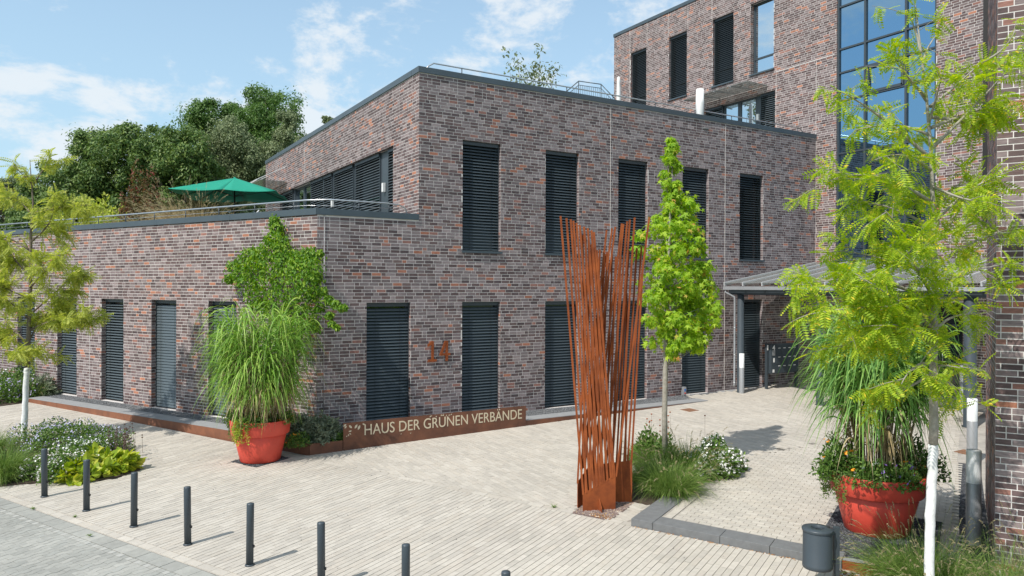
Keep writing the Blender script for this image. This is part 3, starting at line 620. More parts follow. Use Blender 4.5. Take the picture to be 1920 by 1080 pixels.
def window(parent, W, d3, n3, a, b, za, zb_, dep, tilt=50, slat='slat', indiv=False, sill=True, rail=None, blind=True, open_top=0.0, glass='pane', fw=0.06):
    up = np.array([0, 0, 1.0]); ax = (d3, n3, up); fd = -dep + 0.02; s0, s1 = a + 0.002, b - 0.002
    fr = MB(); z0, z1 = za + 0.002, zb_ - 0.002
    for (x0, x1, q0, q1) in ((s0, s0 + fw, z0, z1), (s1 - fw, s1, z0, z1), (s0 + fw, s1 - fw, z0, z0 + fw), (s0 + fw, s1 - fw, z1 - fw, z1)):
        fr.box(W((x0 + x1) / 2, (q0 + q1) / 2, fd), ((x1 - x0) / 2, 0.035, (q1 - q0) / 2), ax)
    if rail: 
        for zr_ in rail: fr.box(W((s0 + s1) / 2, zr_, fd), ((s1 - s0) / 2 - fw, 0.033, 0.035), ax)
    wp = fr.build('window', M['anthracite'], parent)
    cuts = [z0 + fw] + [q for q in (rail or [])] + [z1 - fw]
    for q0, q1 in zip(cuts[:-1], cuts[1:]):
        p = MB(); p.box(W((s0 + s1) / 2, (q0 + q1) / 2, fd - 0.012), ((s1 - s0) / 2 - fw + 0.004, 0.006, (q1 - q0) / 2 - (0.0 if not rail else 0.02)), ax); p.build('pane', M[glass], wp)
    if sill:
        si = MB(); c0 = W((a + b) / 2, za, 0); 
        si.box(W((a + b) / 2, za + 0.022, (-dep + 0.05) / 2 + 0.005), ((b - a) / 2 + 0.03, (dep + 0.05) / 2, 0.016), ax); si.box(W((a + b) / 2, za + 0.010, 0.056), ((b - a) / 2 + 0.03, 0.003, 0.030), ax)
        si.build('sill', M['coping'], wp)
    if blind:
        bo = -dep * 0.52; t = math.radians(tilt); sw = 0.078; pitch = 0.0805
        gr = MB()
        for s_ in (s0 + 0.012, s1 - 0.012): gr.box(W(s_, (z0 + z1) / 2, bo), (0.011, 0.022, (z1 - z0) / 2), ax)
        gr.box(W((s0 + s1) / 2, z1 - 0.05, bo), ((s1 - s0) / 2 - 0.03, 0.045, 0.05), ax); gr.build('guide_rail', M['anthracite'], wp)
        e1 = n3 * math.cos(t) - up * math.sin(t); e2 = np.cross(d3, e1); e2 = e2 if e2[2] > 0 else -e2
        hw = (s1 - s0) / 2 - 0.028
        zz = z0 + (0.06 if sill else 0.03); zc = zz + 0.04; cs = []
        while zc < z1 - 0.11: cs.append(zc); zc += pitch
        def slatmesh(mb, c):
            k = 0.005
            P = [c + sx * hw * d3 + q * sw / 2 * e1 + (k if abs(q) < .5 else 0) * e2 for sx in (-1, 1) for q in (-1, 0, 1)]
            P += [p - e2 * 0.0018 for p in P]
            mb.add(P, [(0, 3, 4, 1), (1, 4, 5, 2), (6, 7, 10, 9), (7, 8, 11, 10), (2, 5, 11, 8), (0, 6, 9, 3)], False)
        if indiv:
            mb = MB(); slatmesh(mb, np.zeros(3)); me = mb.mesh('slat', M[slat])
            for q in cs:
                ob = put('slat', me, wp); c = W((s0 + s1) / 2, q, bo); ob.location = c; ob.rotation_euler = (random.uniform(-.012, .012) * n3[0], 0, 0); SLAT_BUDGET[0] += 1
        else:
            mb = MB()
            for q in cs: slatmesh(mb, W((s0 + s1) / 2, q, bo))
            tag(mb.build('slats', M[slat], wp), kind='stuff')
        cd = MB()
        for s_ in (s0 + 0.22 * (s1 - s0), s1 - 0.22 * (s1 - s0)): cd.box(W(s_, (z0 + z1) / 2, bo + 0.03), (0.002, 0.002, (z1 - z0) / 2 - 0.03), ax)
        cd.box(W((s0 + s1) / 2, cs[0] - 0.055, bo), (hw, 0.03, 0.010), ax); cd.build('blind_cord', M['black'], wp)
    return wp
def coping(parent, P, Q, nv, zt, h=0.155, w=0.42, seg=3.0, e0=0.0, e1=0.0):
    P = np.array(P, float); Q = np.array(Q, float); d = nrm(Q - P); P = P - d * e0; Q = Q + d * e1; L = np.linalg.norm(Q - P); nv = np.array(nv, float); k = max(1, round(L / seg))
    for i in range(k):
        a, b = P + d * (L * i / k + 0.0015), P + d * (L * (i + 1) / k - 0.0015)
        recalc(MB().prism([tuple(a + nv * 0.035), tuple(b + nv * 0.035), tuple(b - nv * w), tuple(a - nv * w)], zt - h, zt).build('coping', M['coping'], parent, 0.004))

# ---- the two-storey building: ground floor with oblique left wall, upper floor behind a terrace
low = empty('office_building', (5.134, 17.452, 0), 'low two-storey brick office building with roof terrace and dark slatted blinds', 'building')
FWX = [6.375 + 2.664 * k for k in range(6)]; WW = 1.18
DEP = 0.235
gop = [(x - CA[0], x - CA[0] + WW, 0.0, Z_REF, DEP) for x in FWX]
gop[5] = (19.70 - CA[0], 20.86 - CA[0], 0.0, Z_REF, DEP)
uop = [(x - CA[0], x - CA[0] + WW, 4.41, 7.41, DEP) for x in FWX[1:]]
LFR = XT - CA[0]
ZT1, ZT2 = 5.20, 9.01
front_region = lambda c: c[0] < 9.1 and 0.35 < c[2] < 4.2
xj = [14.06 - CA[0], 18.98 - CA[0]]
wA = brick_wall(low, CA, (1, 0), (0, -1), LFR, -0.25, ZT2, gop + uop, 'brick', 200, front_region, 11, [(xj[0], 0, ZT2), (xj[1], 0, ZT2)], notch=(XU - CA[0], ZT1))
W, d3, n3, _ = wA
for i, o in enumerate(gop): window(low, W, d3, n3, o[0], o[1], o[2], o[3], o[4], 52 if i < 4 else 58, 'slat_dark', i < 3, sill=False)
for i, o in enumerate(uop): window(low, W, d3, n3, *o, 48 if i < 4 else 25, 'slat_dark', False)
LL = 22.0
lop = [(a, b, 0.0, Z_REF, 0.30) for a, b in ((2.91, 4.05), (5.43, 6.58), (7.945, 9.10), (10.455, 11.60), (12.97, 14.12))]
wL = brick_wall(low, CA, LD, -LN, LL, -0.25, ZT1, lop, 'brick_warm', 100, lambda c: c[2] < 3.4, 13, [(9.72, 0, ZT1)])
W, d3, n3, _ = wL
for i, o in enumerate(lop): window(low, W, d3, n3, *o, (62, 70, 34, 38, 38)[i], 'slat', i < 4, sill=False)
wU = brick_wall(low, (XU, Y0), (0, 1), (-1, 0), 17.02, 4.85, ZT2, [(1.75, 14.45, 4.95, 7.41, 0.26)], 'brick_warm', 0, None, 14, [(10.6, 7.42, ZT2)])
W, d3, n3, _ = wU
# terrace glazing: bays with blinds between posts, a pair of glass doors
bays = [(1.75, 2.42, True), (3.05, 5.22, True), (5.40, 7.42, True), (7.60, 8.60, True), (8.60, 10.2, True), (10.34, 11.45, False), (11.45, 12.55, False), (12.7, 14.45, True)]
for a, b, bl in bays: window(low, W, d3, n3, a, b, 4.95, 7.41, 0.26, 40, 'slat', False, sill=False, blind=bl, glass='window_glass' if not bl else 'pane', fw=0.07)
for a, b in ((2.42, 3.05), (5.22, 5.40), (7.42, 7.60), (10.2, 10.34), (12.55, 12.7)):
    pm = MB(); pm.box(W((a + b) / 2, 6.18, -0.20), ((b - a) / 2 - 0.002, 0.05, 1.228), (d3, n3, V3(0, 0, 1))); pm.build('glazing_post', M['anthracite'], low)
for s_ in (2.72, 7.51): MB().box(W(s_, 6.35, -0.10), (0.05, 0.045, 0.13), (d3, n3, V3(0, 0, 1))).build('wall_lamp', M['white'], low, 0.008)
# copings, roofs
coping(low, CA, (XU - 0.005, Y0), (0, -1), 5.352, e0=0.02); coping(low, LP(0.0, 0), LP(LL, 0), tuple(-LN), 5.352)
coping(low, (XU, Y0), (XT - 0.002, Y0), (0, -1), 9.165, e0=0.035); coping(low, (XU, Y0 + 0.43), (XU, Y0 + 17.02), (-1, 0), 9.165)
recalc(MB().prism([tuple(CA + 0.05 * LD + (0.3, 0.3)), (XU - 0.01, Y0 + 0.3), (XU - 0.01, 34.4), tuple(LP(LL, -0.3))], 4.7, 4.90).build('terrace_deck', M['roof'], low))
recalc(MB().prism([(XU + 0.3, Y0 + 0.3), (XT - 0.01, Y0 + 0.3), (XT - 0.01, 34.4), (XU + 0.3, 34.4)], 8.4, 8.70).build('roof', M['roof'], low))
# wire trellis and stainless handrails
def rail_run(parent, pts, post_s, zt, zb0, name='handrail', r=0.021):
    mb = MB(); mb.tube(pts, r, 8); mb.build(name, M['steel'], parent)
    for p in post_s:
        q = MB(); q.tube([(p[0], p[1], zb0), (p[0], p[1], p[2])], 0.014, 6); q.box((p[0], p[1], zb0 + 0.03), (0.03, 0.03, 0.03)); q.build('railing_post', M['anthracite'], parent)
inn = lambda t: LP(t, -0.36)
zh = 5.62
crn = np.array([5.134 + 0.62, Y0 + 0.36])
pts = [(*inn(t), zh) for t in (21.5, 12, 6, 3, 1.2, 0.75)] + [(*(CA + (0.40, 0.40)), zh), (6.05, Y0 + 0.36, zh), (7.0, Y0 + 0.36, zh), (7.38, Y0 + 0.36, zh - 0.02), (7.55, Y0 + 0.36, zh - 0.10), (7.62, Y0 + 0.36, 5.33)]
rail_run(low, pts, [(*inn(t), zh) for t in np.arange(1.2, 21, 1.45)] + [(6.3, Y0 + .36, zh), (7.1, Y0 + .36, zh)], zh, 5.34)
pts2 = [(*inn(t), zh - 0.13) for t in (21.5, 12, 6, 3, 0.75)] + [(6.05, Y0 + 0.36, zh - 0.13), (7.4, Y0 + 0.36, zh - 0.13)]
MB().tube(pts2, 0.006, 6).build('railing_wire', M['steel'], low)
zr_ = 9.43
rail_run(low, [(8.08, Y0 + .38, 9.16), (8.2, Y0 + .38, 9.33), (8.36, Y0 + .38, zr_), (8.6, Y0 + .38, zr_), (23.3, Y0 + .38, zr_), (23.5, Y0 + .38, 9.3)], [(x, Y0 + .38, zr_) for x in np.arange(9.2, 23.3, 1.75)], zr_, 9.16)
for t in (1.05,):
    p = LP(t, 0.035); MB().tube([(*p, 0.05), (*p, 5.1)], 0.004, 6).build('trellis_cable', M['galv'], low)
MB().tube([(5.30, Y0 - 0.02, 0.0), (5.30, Y0 - 0.02, 5.19)], 0.006, 6).build('lightning_rod', M['galv'], low)
# glass awning on the terrace wall
aw = MB(); aw.box((XU - 0.62, 32.4, 7.78), (0.60, 1.7, 0.008)); aw.build('awning_glass', M['canopy_glass'], low)
ab_ = MB(); ab_.bar((XU - 1.2, 30.68, 7.77), (XU - 1.2, 34.1, 7.77), 0.03, 0.05); ab_.bar((XU - 1.2, 30.75, 7.78), (XU, 30.75, 8.42), 0.03, 0.03); ab_.bar((XU - 1.2, 34.0, 7.78), (XU, 34.0, 8.42), 0.03, 0.03); ab_.build('awning_bracket', M['white'], low)

# ---- the tall block
tower = empty('tall_block', (XT, Y0, 0), 'tall brick block with blue-reflecting stair glazing rising behind the right-hand tree', 'building')
YF = 29.23; TT = 16.15
Ty = lambda y: YF - y                    # wall runs from the far end towards the eye
WINS = [(26.80, 27.95), (24.11, 25.26), (21.42, 22.58)]
top_ = [(Ty(b), Ty(a), 12.076, 14.993, 0.24) for a, b in WINS] + [(Ty(20.53), Ty(19.38), 12.076, 14.993, 0.24), (Ty(23.05), Ty(19.30), 8.95, 11.243, 0.24), (Ty(16.62), Ty(13.06), 4.493, 15.35, 0.16), (Ty(15.85), Ty(12.2), 0.0, 3.05, 0.5)]
wT = brick_wall(tower, (XT, YF), (0, -1), (-1, 0), YF - 6.0, -0.25, TT, top_, 'brick_warm', 0, None, 21, [(Ty(28.0), 12.0, TT), (Ty(26.75), 15.03, TT), (Ty(25.3), 15.03, TT), (Ty(24.05), 15.03, TT), (Ty(19.25), 9.2, 12.05), (Ty(17.45), 4.5, 11.9), (Ty(22.62), 15.03, TT)])
W, d3, n3, _ = wT
j = MB(); j.box(W((Ty(19.25) + Ty(16.7)) / 2, 11.93, 0.004), ((19.25 - 16.7) / 2, 0.006, 0.012), (d3, n3, V3(0, 0, 1))); j.build('movement_joint', M['mortar'], tower)
for i in range(3): window(tower, W, d3, n3, *top_[i], 30, 'slat_dark', False, rail=[12.75])
window(tower, W, d3, n3, *top_[3], 30, 'slat', False, rail=[12.75], blind=False, glass='window_glass')
a, b = top_[4][0], top_[4][1]
for s0_, s1_, bl in ((a, a + 0.95, True), (a + 0.95, a + 1.80, False), (a + 1.80, a + 2.72, False), (a + 2.95, b, True)):
    window(tower, W, d3, n3, s0_, s1_, 8.95, 11.243, 0.24, 35, 'slat', False, sill=False, blind=bl, glass='window_glass' if not bl else 'pane', fw=0.08)
MB().box(W(a + 2.835, 10.08, -0.19), (0.113, 0.05, 1.13), (d3, n3, V3(0, 0, 1))).build('glazing_post', M['anthracite'], tower)
MB().box(W(a + 2.835, 10.35, -0.09), (0.05, 0.045, 0.13), (d3, n3, V3(0, 0, 1))).build('wall_lamp', M['white'], tower, 0.008)
coping(tower, (XT, YF), (XT, 6.0), (-1, 0), TT + 0.155, e0=0.035)
recalc(MB().prism([(XT + .1, 6.0), (XT + 12, 6.0), (XT + 12, YF), (XT + .1, YF)], 15.6, 15.95).build('roof', M['roof'], tower))
recalc(MB().prism([(XT + .003, YF - 0.3), (XT + 12, YF - 0.3), (XT + 12, YF), (XT + .003, YF)], -0.2, TT).build('gable_wall', M['brick_warm'], tower))
# stair glazing
cw = MB(); ys = [16.62, 15.55, 14.09, 13.06]; zs = [4.50, 6.02, 7.41, 8.32, 10.22, 11.22, 12.07, 13.60, 15.35]
ax = (d3, n3, V3(0, 0, 1))
for y in ys: cw.box(W(Ty(y) + (0.035 if y == ys[0] else -0.035 if y == ys[-1] else 0), 9.925, -0.09), (0.035, 0.05, 5.42), ax)
for z in zs: cw.box(W(Ty(14.84), z + (0.04 if z == zs[0] else -0.04 if z == zs[-1] else 0), -0.092), (1.70, 0.047, 0.03), ax)
cwp = cw.build('stair_glazing', M['anthracite'], tower)
for y0_, y1_ in zip(ys[:-1], ys[1:]):
    for z0_, z1_ in zip(zs[:-1], zs[1:]):
        g_ = MB(); g_.box(W((Ty(y0_) + Ty(y1_)) / 2, (z0_ + z1_) / 2, -0.115), ((y0_ - y1_) / 2 - 0.03, 0.008, (z1_ - z0_) / 2 - 0.02), ax); g_.build('pane', M['curtain_glass'], cwp)
ow = MB()
for (c_, z_, hx, hz) in ((Ty(15.50) + 0.06, 10.72, 0.045, 0.45), (Ty(14.14) - 0.06, 10.72, 0.045, 0.45), (Ty(14.82), 10.29, 0.62, 0.045), (Ty(14.82), 11.15, 0.62, 0.045)): ow.box(W(c_, z_, -0.06), (hx, 0.035, hz), ax)
ow.build('opening_sash', M['anthracite'], cwp)
sl = MB(); sl.box(W(Ty(14.84), 4.47, 0.0), (1.86, 0.09, 0.025), ax); sl.build('sill', M['coping'], cwp)
# entrance doors below the canopy
ed = MB(); a, b = top_[6][0], top_[6][1]
for s_ in np.linspace(a + 0.04, b - 0.04, 5): ed.box(W(s_, 1.5, -0.40), (0.04, 0.04, 1.5), ax)
for z in (0.04, 2.3, 3.0): ed.box(W((a + b) / 2, z, -0.402), ((b - a) / 2, 0.035, 0.04), ax)
edp = ed.build('entrance_door', M['anthracite'], tower)
for s0_, s1_ in zip(np.linspace(a, b, 5)[:-1], np.linspace(a, b, 5)[1:]):
    q = MB(); q.box(W((s0_ + s1_) / 2, 1.5, -0.43), ((s1_ - s0_) / 2, 0.006, 1.48), ax); q.build('pane', M['pane'], edp)
    q = MB(); q.tube([W(s0_ + 0.12, 0.9, -0.33), W(s0_ + 0.12, 1.5, -0.33)], 0.016, 8); q.build('handle', M['steel'], edp)
# glass awning with flat brackets over the roof-terrace doors
for k, y in enumerate((22.6, 21.75, 20.9, 20.05)):
    q = MB(); q.box((XT - 0.62, y, 11.50 + 0.0), (0.60, 0.40, 0.012)); q.build('awning_glass', M['canopy_glass'], tower)
    q = MB(); q.bar((XT - 1.25, y + 0.41, 11.46), (XT + 0.0, y + 0.41, 11.54), 0.03, 0.05); q.build('awning_bracket', M['galv'], tower)

# ---- the near wing at the right edge
wing = empty('right_wing', (*WC, 0), 'near brick wing with large bricks at the right edge of the picture', 'building')
wd = np.array([0.4634, -0.8862]); ws = np.array([0.8862, 0.4634])
brick_wall(wing, WC, wd, -ws, 7.0, -0.75, 9.3, (), 'brick_warm', 300, None, 31)
brick_wall(wing, WC, ws, (-wd), 3.6, -0.75, 9.3, (), 'brick_warm', 0, None, 32)
recalc(MB().prism([tuple(WC + wd * 0.05 + ws * 0.05), tuple(WC + wd * 7), tuple(WC + wd * 7 + ws * 3.6), tuple(WC + ws * 3.6 + wd * 0.05)], 8.9, 9.2).build('roof', M['roof'], wing))
coping(wing, WC, WC + wd * 7, tuple(-ws), 9.455, e0=0.03); coping(wing, WC + ws * 0.44, WC + ws * 3.6, tuple(-wd), 9.455)
q = MB(); q.box((*(WC + ws * 3.66 - wd * 0.02), 6.9), (0.07, 0.05, 2.3), (np.append(ws, 0), np.append(wd, 0), V3(0, 0, 1))); q.build('downpipe', M['black'], wing)  # plain black panel added for the dark gap past the side wall

# ------------------------------------------------------------------ things on the plaza
UP = V3(0, 0, 1)
ordn = ['first bollard from the left, in front of the white flowers', 'second bollard from the left, in front of the yellow-green leaves', 'third bollard from the left, just past the flower bed', 'fourth bollard from the left', 'fifth bollard from the left', 'sixth bollard from the left', 'seventh bollard from the left, showing only its upper half', 'last bollard on the right, only its top in view']
for k in range(8):
    x, y = XY(0.665 + 1.426 * k, 0.44); z = zl(x, y)
    b = empty('bollard', (x, y, z), 'dark grey ' + ordn[k], 'bollard', 'bollards along the road edge')
    MB().lathe((x, y, z), [(0.0, -0.02), (0.051, -0.02), (0.051, 0.862), (0.047, 0.873), (0.0, 0.882)], 24).build('post', M['anthracite'], b)
    MB().lathe((x, y, z), [(0.052, 0.0), (0.066, 0.002), (0.066, 0.014), (0.0525, 0.022)], 24).build('base_collar', M['anthracite'], b)
    q = MB(); dr = np.array([C_R[0], C_R[1], 0]); q.tube([V3(x, y, z + 0.27) + dr * 0.045, V3(x, y, z + 0.27) + dr * 0.064], 0.02, 10); q.build('lock_cap', M['black'], b)
    b.rotation_euler = (random.uniform(-.012, .012), random.uniform(-.012, .012), 0)

# corten sculpture: two comb-cut steel plates whose rods fan out
sc = empty('steel_rod_sculpture', (*XY(9.5, 5.3), -0.34), 'tall rust-brown sculpture of fanned steel rods standing on red gravel', 'sculpture')
def rod(a, b, w=0.031, h=0.018): MB().bar(a, b, w, h, up=(C_F[0], C_F[1], 0)).build('rod', M['corten'], sc)
def on_ground(u, v, zf):
    d = at(u, v, 1.0) - EYE; t = 3.8 / 0.3
    for _ in range(12): p = EYE + d * t; t = (zf(p[0], p[1]) - 3.5) / d[2]
    return EYE + d * t
A0, A1 = V3(7.574, 10.113, -0.40), V3(8.113, 9.896, -0.40)
B0, B1 = V3(8.02, 10.42, -0.40), V3(8.60, 10.03, -0.40)
C0, C1 = V3(7.60, 10.30, -0.40), V3(8.10, 10.55, -0.40)
def comb_plate(P, Q, zL, zR, zbend=None, m='corten', th=0.012):
    d = nrm(Q - P); nn = np.cross(d, UP) * th / 2; mid = (P + Q) / 2
    F = [P - nn, Q - nn, V3(Q[0], Q[1], zR) - nn, V3(P[0], P[1], zL) - nn]; B = [p + 2 * nn for p in F]
    recalc(MB().add(F + B, [(0, 1, 2, 3), (7, 6, 5, 4), (0, 4, 5, 1), (1, 5, 6, 2), (2, 6, 7, 3), (3, 7, 4, 0)]).build('base_plate', M[m], sc))
zA = lambda t: -0.05 + 0.30 * t
comb_plate(A0, A1, zA(0), zA(1)); comb_plate(B0, B1, 0.32, 0.42); comb_plate(C0, C1, 0.10, 0.34)
for p, nn in ((A0 + 0.5 * (A1 - A0), V3(-0.35, -0.93, 0)), (B0 + 0.25 * (B1 - B0), V3(-0.35, -0.93, 0))):
    q = MB(); q.prism([tuple((p + nn * 0.008 + V3(0.93, -0.35, 0) * 0.006)[:2]), tuple((p + nn * 0.15 + V3(0.93, -0.35, 0) * 0.006)[:2]), tuple((p + nn * 0.15 - V3(0.93, -0.35, 0) * 0.006)[:2]), tuple((p + nn * 0.008 - V3(0.93, -0.35, 0) * 0.006)[:2])], -0.40, lambda x, y: -0.40 + 0.26 - 0.9 * math.hypot(x - p[0], y - p[1])); recalc(q.build('brace_plate', M['corten'], sc))
rr = random.Random(5)
topsA = [(1051, 405), (1062, 409), (1070, 411), (1075, 414), (1081, 418), (1087, 422), (1095, 425), (1102, 428), (1109, 432), (1113.5, 435)]
for i, (u, v) in enumerate(topsA):
    t = i / 9.0; p = A0 + (A1 - A0) * (0.015 + 0.95 * t); rod(V3(p[0], p[1], -0.05 + 0.30 * t - 0.02), at(u, v, 12.45 + 0.05 * t), 0.034)
for i in range(6):                        # a second, shorter layer of the same fan
    t = (i + 0.5) / 6.0; p = A0 + (A1 - A0) * t; rod(V3(p[0], p[1], zA(t) - 0.02), at(1090 + 32 * t, 438 + 34 * t, 12.52), 0.031)
topsB = [(1137.4, 431), (1147.6, 428), (1153.7, 425), (1166, 419), (1169, 420), (1176, 415), (1181, 412), (1190, 408), (1217.5, 407)]
for i, (u, v) in enumerate(topsB):
    t = i / 8.0; p = (C0 + (C1 - C0) * (0.2 + 0.8 * t)) if i < 3 else (A1 * (1 - t) + A0 * t * 0.0 + A1 * t) if i > 7 else B0 + (B1 - B0) * (i - 3) / 6.0
    zb_ = 0.22 if i > 7 else 0.30
    rod(V3(p[0] + rr.uniform(-.01, .01), p[1], zb_), at(u, v, 12.7))
topsC = [(1124.7, 468), (1132, 471), (1138, 473), (1147.6, 476), (1154.5, 481), (1164, 480), (1178.8, 470), (1185.6, 468), (1194, 465), (1202.7, 462), (1206, 490)]
for i, (u, v) in enumerate(topsC):
    t = i / 10.0; p = B0 + (B1 - B0) * (0.03 + 0.95 * t); rod(V3(p[0], p[1], 0.30 + 0.1 * t), at(u, v, 12.85 + 0.1 * math.sin(i)))
for i in range(5):
    t = i / 4.0; p = C0 + (C1 - C0) * t; rod(V3(p[0], p[1], 0.08 + 0.24 * t), at(1100 + 46 * t + rr.uniform(-5, 5), 500 + rr.uniform(-25, 40), 13.0))
for i in range(3):
    t = (i + .5) / 3; p = B0 + (B1 - B0) * t; rod(V3(p[0], p[1], 0.32 + 0.1 * t), at(1140 + 48 * t + rr.uniform(-7, 7), 520 + rr.uniform(-20, 60), 13.0))

# lettering plate
def text_obj(name, body, parent, mtl, size, origin, ex, ey, width=None, extrude=0.002, bold=False):
    cu = bpy.data.curves.new(name, 'FONT'); cu.body = body; cu.size = size; cu.extrude = extrude
    if bold: cu.offset = 0.012 * size
    o = bpy.data.objects.new(name, cu); COL.objects.link(o)
    dg = bpy.context.evaluated_depsgraph_get(); me = bpy.data.meshes.new_from_object(o.evaluated_get(dg)); bpy.data.objects.remove(o); bpy.data.curves.remove(cu)
    xs = [v.co.x for v in me.vertices]; ys = [v.co.y for v in me.vertices]; x0, x1, y0 = min(xs), max(xs), 0.0
    sx = width / (x1 - x0) if width else 1.0
    ez = np.cross(ex, ey)
    for v in me.vertices:
        p = origin + (v.co.x - x0) * sx * ex + v.co.y * ey + v.co.z * ez; v.co = p
    me.materials.clear(); me.materials.append(mtl)
    return put(name, me, parent)
sg = empty('lettered_steel_plate', (5.375, 16.2, -0.25), 'long rusty steel plate with cut-out pale lettering before the brick wall', 'sign')
recalc(MB().prism([(5.375, 16.190), (10.268, 16.190), (10.268, 16.202), (5.375, 16.202)], lambda x, y: zb(x, 16.2) - 0.1, 0.382).build('plate', M['corten_dark'], sg))
text_obj('lettering', 'HAUS DER GRÜNEN VERBÄNDE', sg, M['letter'], 0.355, V3(5.875, 16.188, 0.062), V3(1, 0, 0), V3(0, 0, 1), 4.27, 0.003)
def leaf_shape(c, ang, L, w):
    n = 10; P = []
    for i in range(n + 1): t = i / n; P.append((t * L - L / 2, w * math.sin(math.pi * t) ** 0.8))
    for i in range(n - 1, 0, -1): t = i / n; P.append((t * L - L / 2, -w * math.sin(math.pi * t) ** 0.8))
    ca, sa = math.cos(ang), math.sin(ang); pts = [(c[0] + x * ca - y * sa, 16.186, c[1] + x * sa + y * ca) for x, y in P]
    MB().add(pts, [tuple(range(len(pts)))]).build('leaf_cutout', M['letter'], sg)
def sgp(u, v): d = at(u, v, 1) - EYE; p = EYE + d * (16.19 / d[1]); return (p[0], p[2])
for u, v, ang, L in ((646.5, 797.5, 35, .085), (648, 801, 50, .075), (657, 800, -45, .10), (667.5, 799.5, 55, .11), (673, 801.5, 65, .115), (682, 795.5, -30, .075), (656.5, 808.5, 12, .075), (656.7, 813.5, -40, .05), (653.5, 815.8, 75, .05), (650, 818, 40, .04),
                     (806.5, 781, 70, .05), (808.5, 780, 40, .04), (818, 781, -50, .05), (837, 779, 60, .045), (842, 778.5, 70, .05), (846, 777, 45, .05), (830, 779, 30, .04), (752, 813.5, 10, .035), (770, 812, 30, .035)):
    leaf_shape(sgp(u, v), math.radians(ang), L, L * 0.23)
hn = empty('house_number', (8.02, 17.43, 1.53), 'rusty steel number 14 fixed to the brick pier between two blinds', 'number')
def digit(name, polys):
    mb = MB()
    for k, pl in enumerate(polys):
        y0 = 17.404 - 0.002 * k; n = len(pl); mb.add([(x, y0, z) for x, z in pl] + [(x, y0 + 0.018, z) for x, z in pl], [tuple(range(n)), tuple(reversed(range(n, 2 * n)))] + [(i, n + i, n + (i + 1) % n, (i + 1) % n) for i in range(n)])
    recalc(mb.build(name, M['corten'], hn))
digit('digit_one', [[(8.125, 1.535), (8.195, 1.535), (8.195, 2.06), (8.135, 2.06), (8.02, 1.985), (8.02, 1.91), (8.125, 1.965)], [(8.03, 1.53), (8.28, 1.53), (8.28, 1.59), (8.03, 1.59)]])
digit('digit_four', [[(8.535, 1.53), (8.605, 1.53), (8.605, 2.06), (8.535, 2.06)], [(8.36, 1.675), (8.67, 1.675), (8.67, 1.735), (8.36, 1.735)], [(8.36, 1.70), (8.435, 1.70), (8.575, 2.06), (8.505, 2.06)]])

# big tapered pots
def pot(c, z, rim_r, h, label, grp):
    t = empty('plant_pot', (c[0], c[1], z), label, 'pot', grp); rb = rim_r * 0.655; r2 = rim_r * 0.865
    MB().lathe((c[0], c[1], z), [(0.0, 0.0), (rb - 0.012, 0.0), (rb, 0.012), (r2, h * 0.665), (r2 - 0.012, h * 0.68)], 64).build('body', M['orange'], t)
    MB().lathe((c[0], c[1], z), [(r2 - 0.015, h * 0.662), (rim_r * 0.94, h * 0.660), (rim_r * 0.952, h * 0.672), (rim_r * 0.995, h * 0.985), (rim_r * 0.985, h), (rim_r * 0.94, h), (rim_r * 0.925, h * 0.985), (rim_r * 0.90, h * 0.80)], 64).build('rim', M['orange'], t)
    MB().lathe((c[0], c[1], z), [(rim_r * 0.91, h * 0.86), (rim_r * 0.5, h * 0.90), (0.0, h * 0.91)], 32).build('soil', M['soil'], t)
    return t
PL = XY(*potL_ab); ZPL = zl(*PL) + 0.004; pot(PL, ZPL, 0.635, 0.89, 'orange plastic pot at the brick corner holding tall green reed grass', 'big orange pots')
PRt = np.array([10.79, 6.82]); ZPR = zu(*PRt) + 0.004; pot(PRt, ZPR, 0.70, 0.905, 'larger orange plastic pot on the right with flowers and tall reeds', 'big orange pots')

# litter bin on a post
bx = at(1533, 1000, 9.55); pz = zl(bx[0], bx[1]); bt = empty('litter_bin', (bx[0], bx[1], pz), 'dark grey round litter bin hung on a short post by the kerb', 'bin')
dep_b = 9.55; zt_ = at(1533, 990, dep_b)[2]; zbm = at(1533, 1064, dep_b)[2]; rB = 27.6 * dep_b / F_PX
MB().lathe((bx[0], bx[1], zbm), [(0.0, 0.0), (rB * 0.93, 0.0), (rB * 0.97, 0.012), (rB * 0.97, 0.055), (rB * 0.945, 0.062), (rB * 0.945, zt_ - zbm - 0.03), (rB * 0.94, zt_ - zbm - 0.028)], 48).build('drum', M['anthracite'], bt)
HB = zt_ - zbm
lid = MB(); lid.lathe((bx[0], bx[1], zbm + HB), [(rB * 1.0, -0.035), (rB * 1.02, -0.012), (rB * 1.0, 0.0), (rB * 0.42, 0.012), (rB * 0.40, 0.008), (rB * 0.39, -0.03)], 48); lid.build('lid', M['anthracite'], bt)
MB().lathe((bx[0], bx[1], zbm + HB - 0.12), [(rB * 0.9, 0.0), (0.0, 0.0)], 24).build('inner_dark', M['black'], bt)
dr = np.array([C_R[0], C_R[1], 0.0]); q = MB(); q.tube([V3(bx[0], bx[1], zbm + HB + 0.004) + dr * rB * 0.72, V3(bx[0], bx[1], zbm + HB + 0.014) + dr * rB * 0.72], 0.018, 10); q.build('lock', M['black'], bt)
pp = V3(bx[0], bx[1], 0) + dr * (rB + 0.052); q = MB(); q.box((pp[0], pp[1], (pz - 0.1 + zbm + HB + 0.02) / 2), (0.038, 0.02, (zbm + HB + 0.02 - pz + 0.1) / 2), (dr, V3(-dr[1], dr[0], 0), UP)); q.build('post', M['anthracite'], bt, 0.004)
for f_ in (0.16, 0.86): q = MB(); q.box(V3(bx[0], bx[1], zbm + HB * f_) + dr * (rB + 0.008), (0.03, 0.02, 0.016), (dr, V3(-dr[1], dr[0], 0), UP)); q.build('bracket', M['anthracite'], bt)

